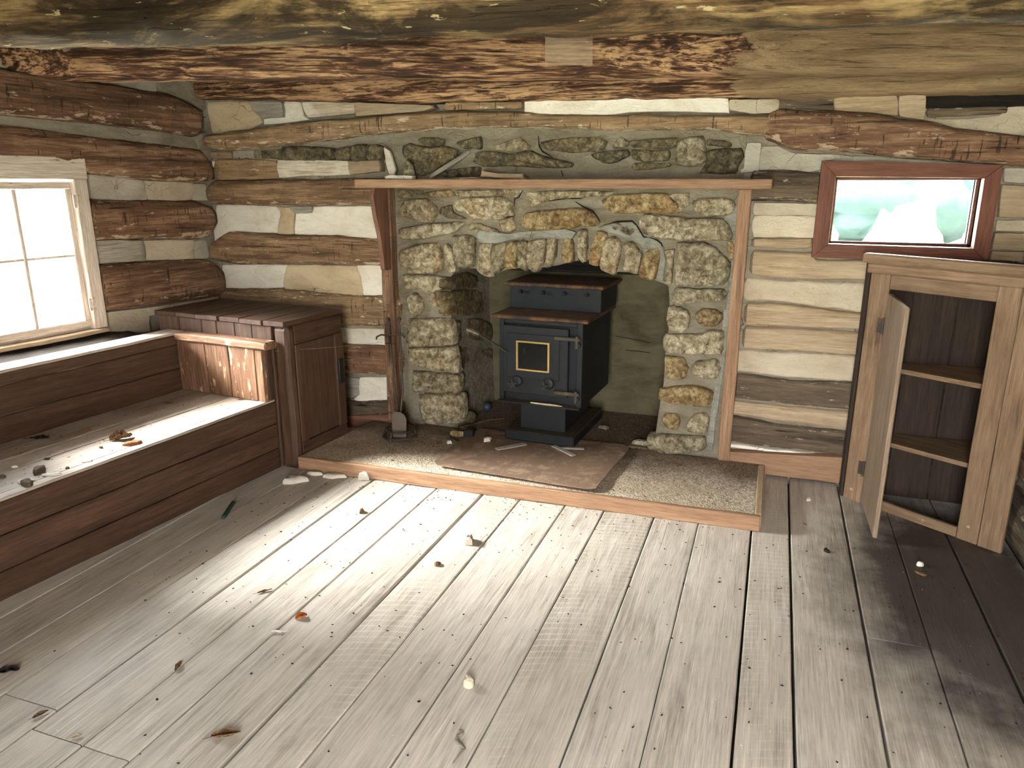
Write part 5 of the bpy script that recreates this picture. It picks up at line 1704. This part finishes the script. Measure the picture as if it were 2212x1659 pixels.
R_ = random.Random(5)
sp = []
for _ in range(430):
    x, y = R_.uniform(-2.4, .95), 3.38 - abs(R_.gauss(0, 1)) * 1.0
    if y > .9:
        sp.append((x, y, .0015, R_.uniform(.003, .0075)))
for _ in range(150):
    x = R_.uniform(-2.3, .0)
    sp.append((x, 3.36 - R_.random() ** 2 * .22, .001, R_.uniform(.003, .006)))
crumbs('dead_insects', sp, DARK, 'dark dead insects and specks scattered over the floor planks')
sp = []
for _ in range(170):
    sp.append((R_.uniform(-2.3, 1.0), R_.uniform(1.0, 3.35), .001, R_.uniform(.0015, .004)))
crumbs('pale_crumbs', sp, WHITEC, 'pale crumbs of plaster scattered over the floor planks')
sp = []
for _ in range(520):
    x, y = R_.uniform(-2.3, -.1), R_.uniform(3.45, 4.1)
    if x < -1.72 or x > -.7 or y < 3.4:
        sp.append((x, y, .0745, R_.uniform(.003, .009)))
for _ in range(120):
    sp.append((R_.uniform(-1.65, -.8), R_.uniform(3.5, 3.95), .0865, R_.uniform(.002, .005)))
for _ in range(260):
    x, y = R_.uniform(-1.85, -.6), R_.uniform(4.14, 4.8)
    sp.append((x, y, .0755, R_.uniform(.004, .012)))
crumbs('hearth_grit', sp, LEAF, 'brown grit, twigs and dirt strewn over the hearth around the stove')
sp = []
for _ in range(150):
    p = ML @ Vector((-R_.uniform(.85, 2.4), -R_.uniform(.5, 1.02), .4125))
    sp.append((p.x, p.y, p.z, R_.uniform(.002, .006)))
crumbs('bench_crumbs', sp, LEAF, 'brown crumbs and dust strewn over the bench seat')
sp = []
for _ in range(220):
    q = MS @ Vector((R_.uniform(-.28, .27), R_.choice((R_.uniform(.0, .22), R_.uniform(.0, .22), R_.uniform(.24, .6))), 0))
    yl = (MS.inverted() @ q).y
    sp.append((q.x, q.y, SZ + (.766 if yl < .225 else .928), R_.uniform(.001, .0045)))
crumbs('stove_dust', sp, LEAF, 'rust flakes and crumbs lying on the stove top plates')
# cobweb strand from the bench arm to the tool stand
a_ = ML @ Vector((-.72, -1.11, .70))
b_ = Vector((tb.x - .12, tb.y + .05, .66))
V, F = tube_vf([a_, a_.lerp(b_, .5) + Vector((0, 0, -.006)), b_], .0009, 4)
tag(obj('cobweb', V, F, PLG, None), 'long cobweb strand stretched from the bench arm to the tool stand', 'cobweb')

# ================================================================== OUTSIDE
g = obj('outside_ground', [(-60, -60, -.5), (60, -60, -.5), (60, 60, -.5), (-60, 60, -.5)], [(0, 1, 2, 3)], GRASS, None, kind='structure', center=False)


def bush(name, x, y, z, r, h, mat, label, cat, group, sd):
    V, F = [], []
    nu, nv = 28, 14
    for i in range(nv + 1):
        f = pi * i / nv
        for k in range(nu):
            t = 2 * pi * k / nu
            d = Vector((sin(f) * cos(t), sin(f) * sin(t), cos(f)))
            rr = 1 + .28 * noise.noise(d * 2.2 + Vector((sd, 0, 0))) + .14 * noise.noise(d * 6 + Vector((sd, 3, 0)))
            V.append((x + d.x * r * rr, y + d.y * r * rr, z + h * .5 + d.z * h * .5 * rr))
    for i in range(nv):
        for k in range(nu):
            F.append((i * nu + k, i * nu + (k + 1) % nu, (i + 1) * nu + (k + 1) % nu, (i + 1) * nu + k))
    return tag(obj(name, V, F, mat, None, angle=80), label, cat, group)


for i, (x, y, r, h, d_) in enumerate(((.25, 9.0, .6, 1.15, 'sunlit pale bush low at the left of the small window view'), (1.5, 10.2, .5, 1.35, 'rounded sunlit bush at the middle of the small window view'),
                                      (2.65, 8.8, .5, 1.75, 'taller sunlit bush at the right of the small window view'))):
    bush('bush', x, y, -.5, r, h + .5, BUSH, d_, 'bush', None, i * 7.7)
bush('tree', -9.5, 6.55, 1.15, .62, 3.2, TREE, 'leafy green tree crown seen through the upper left pane of the big window', 'tree', None, 40)
obj('trunk', *tube_vf([(-9.5, 6.45, -.5), (-9.5, 6.5, .6), (-9.5, 6.55, 1.9)], .1, 8), LEAF, bpy.data.objects['tree'])
for i, (x, d_) in enumerate(((-1.6, 'leftmost dark tree of the far line outside the small window'), (3.4, 'middle dark tree of the far line outside the small window'), (8.4, 'rightmost dark tree of the far line outside the small window'))):
    bush('far_tree', x, 26, -.5, 2.35, 3.0, FOREST, d_, 'tree', None, 90 + i * 3.3)
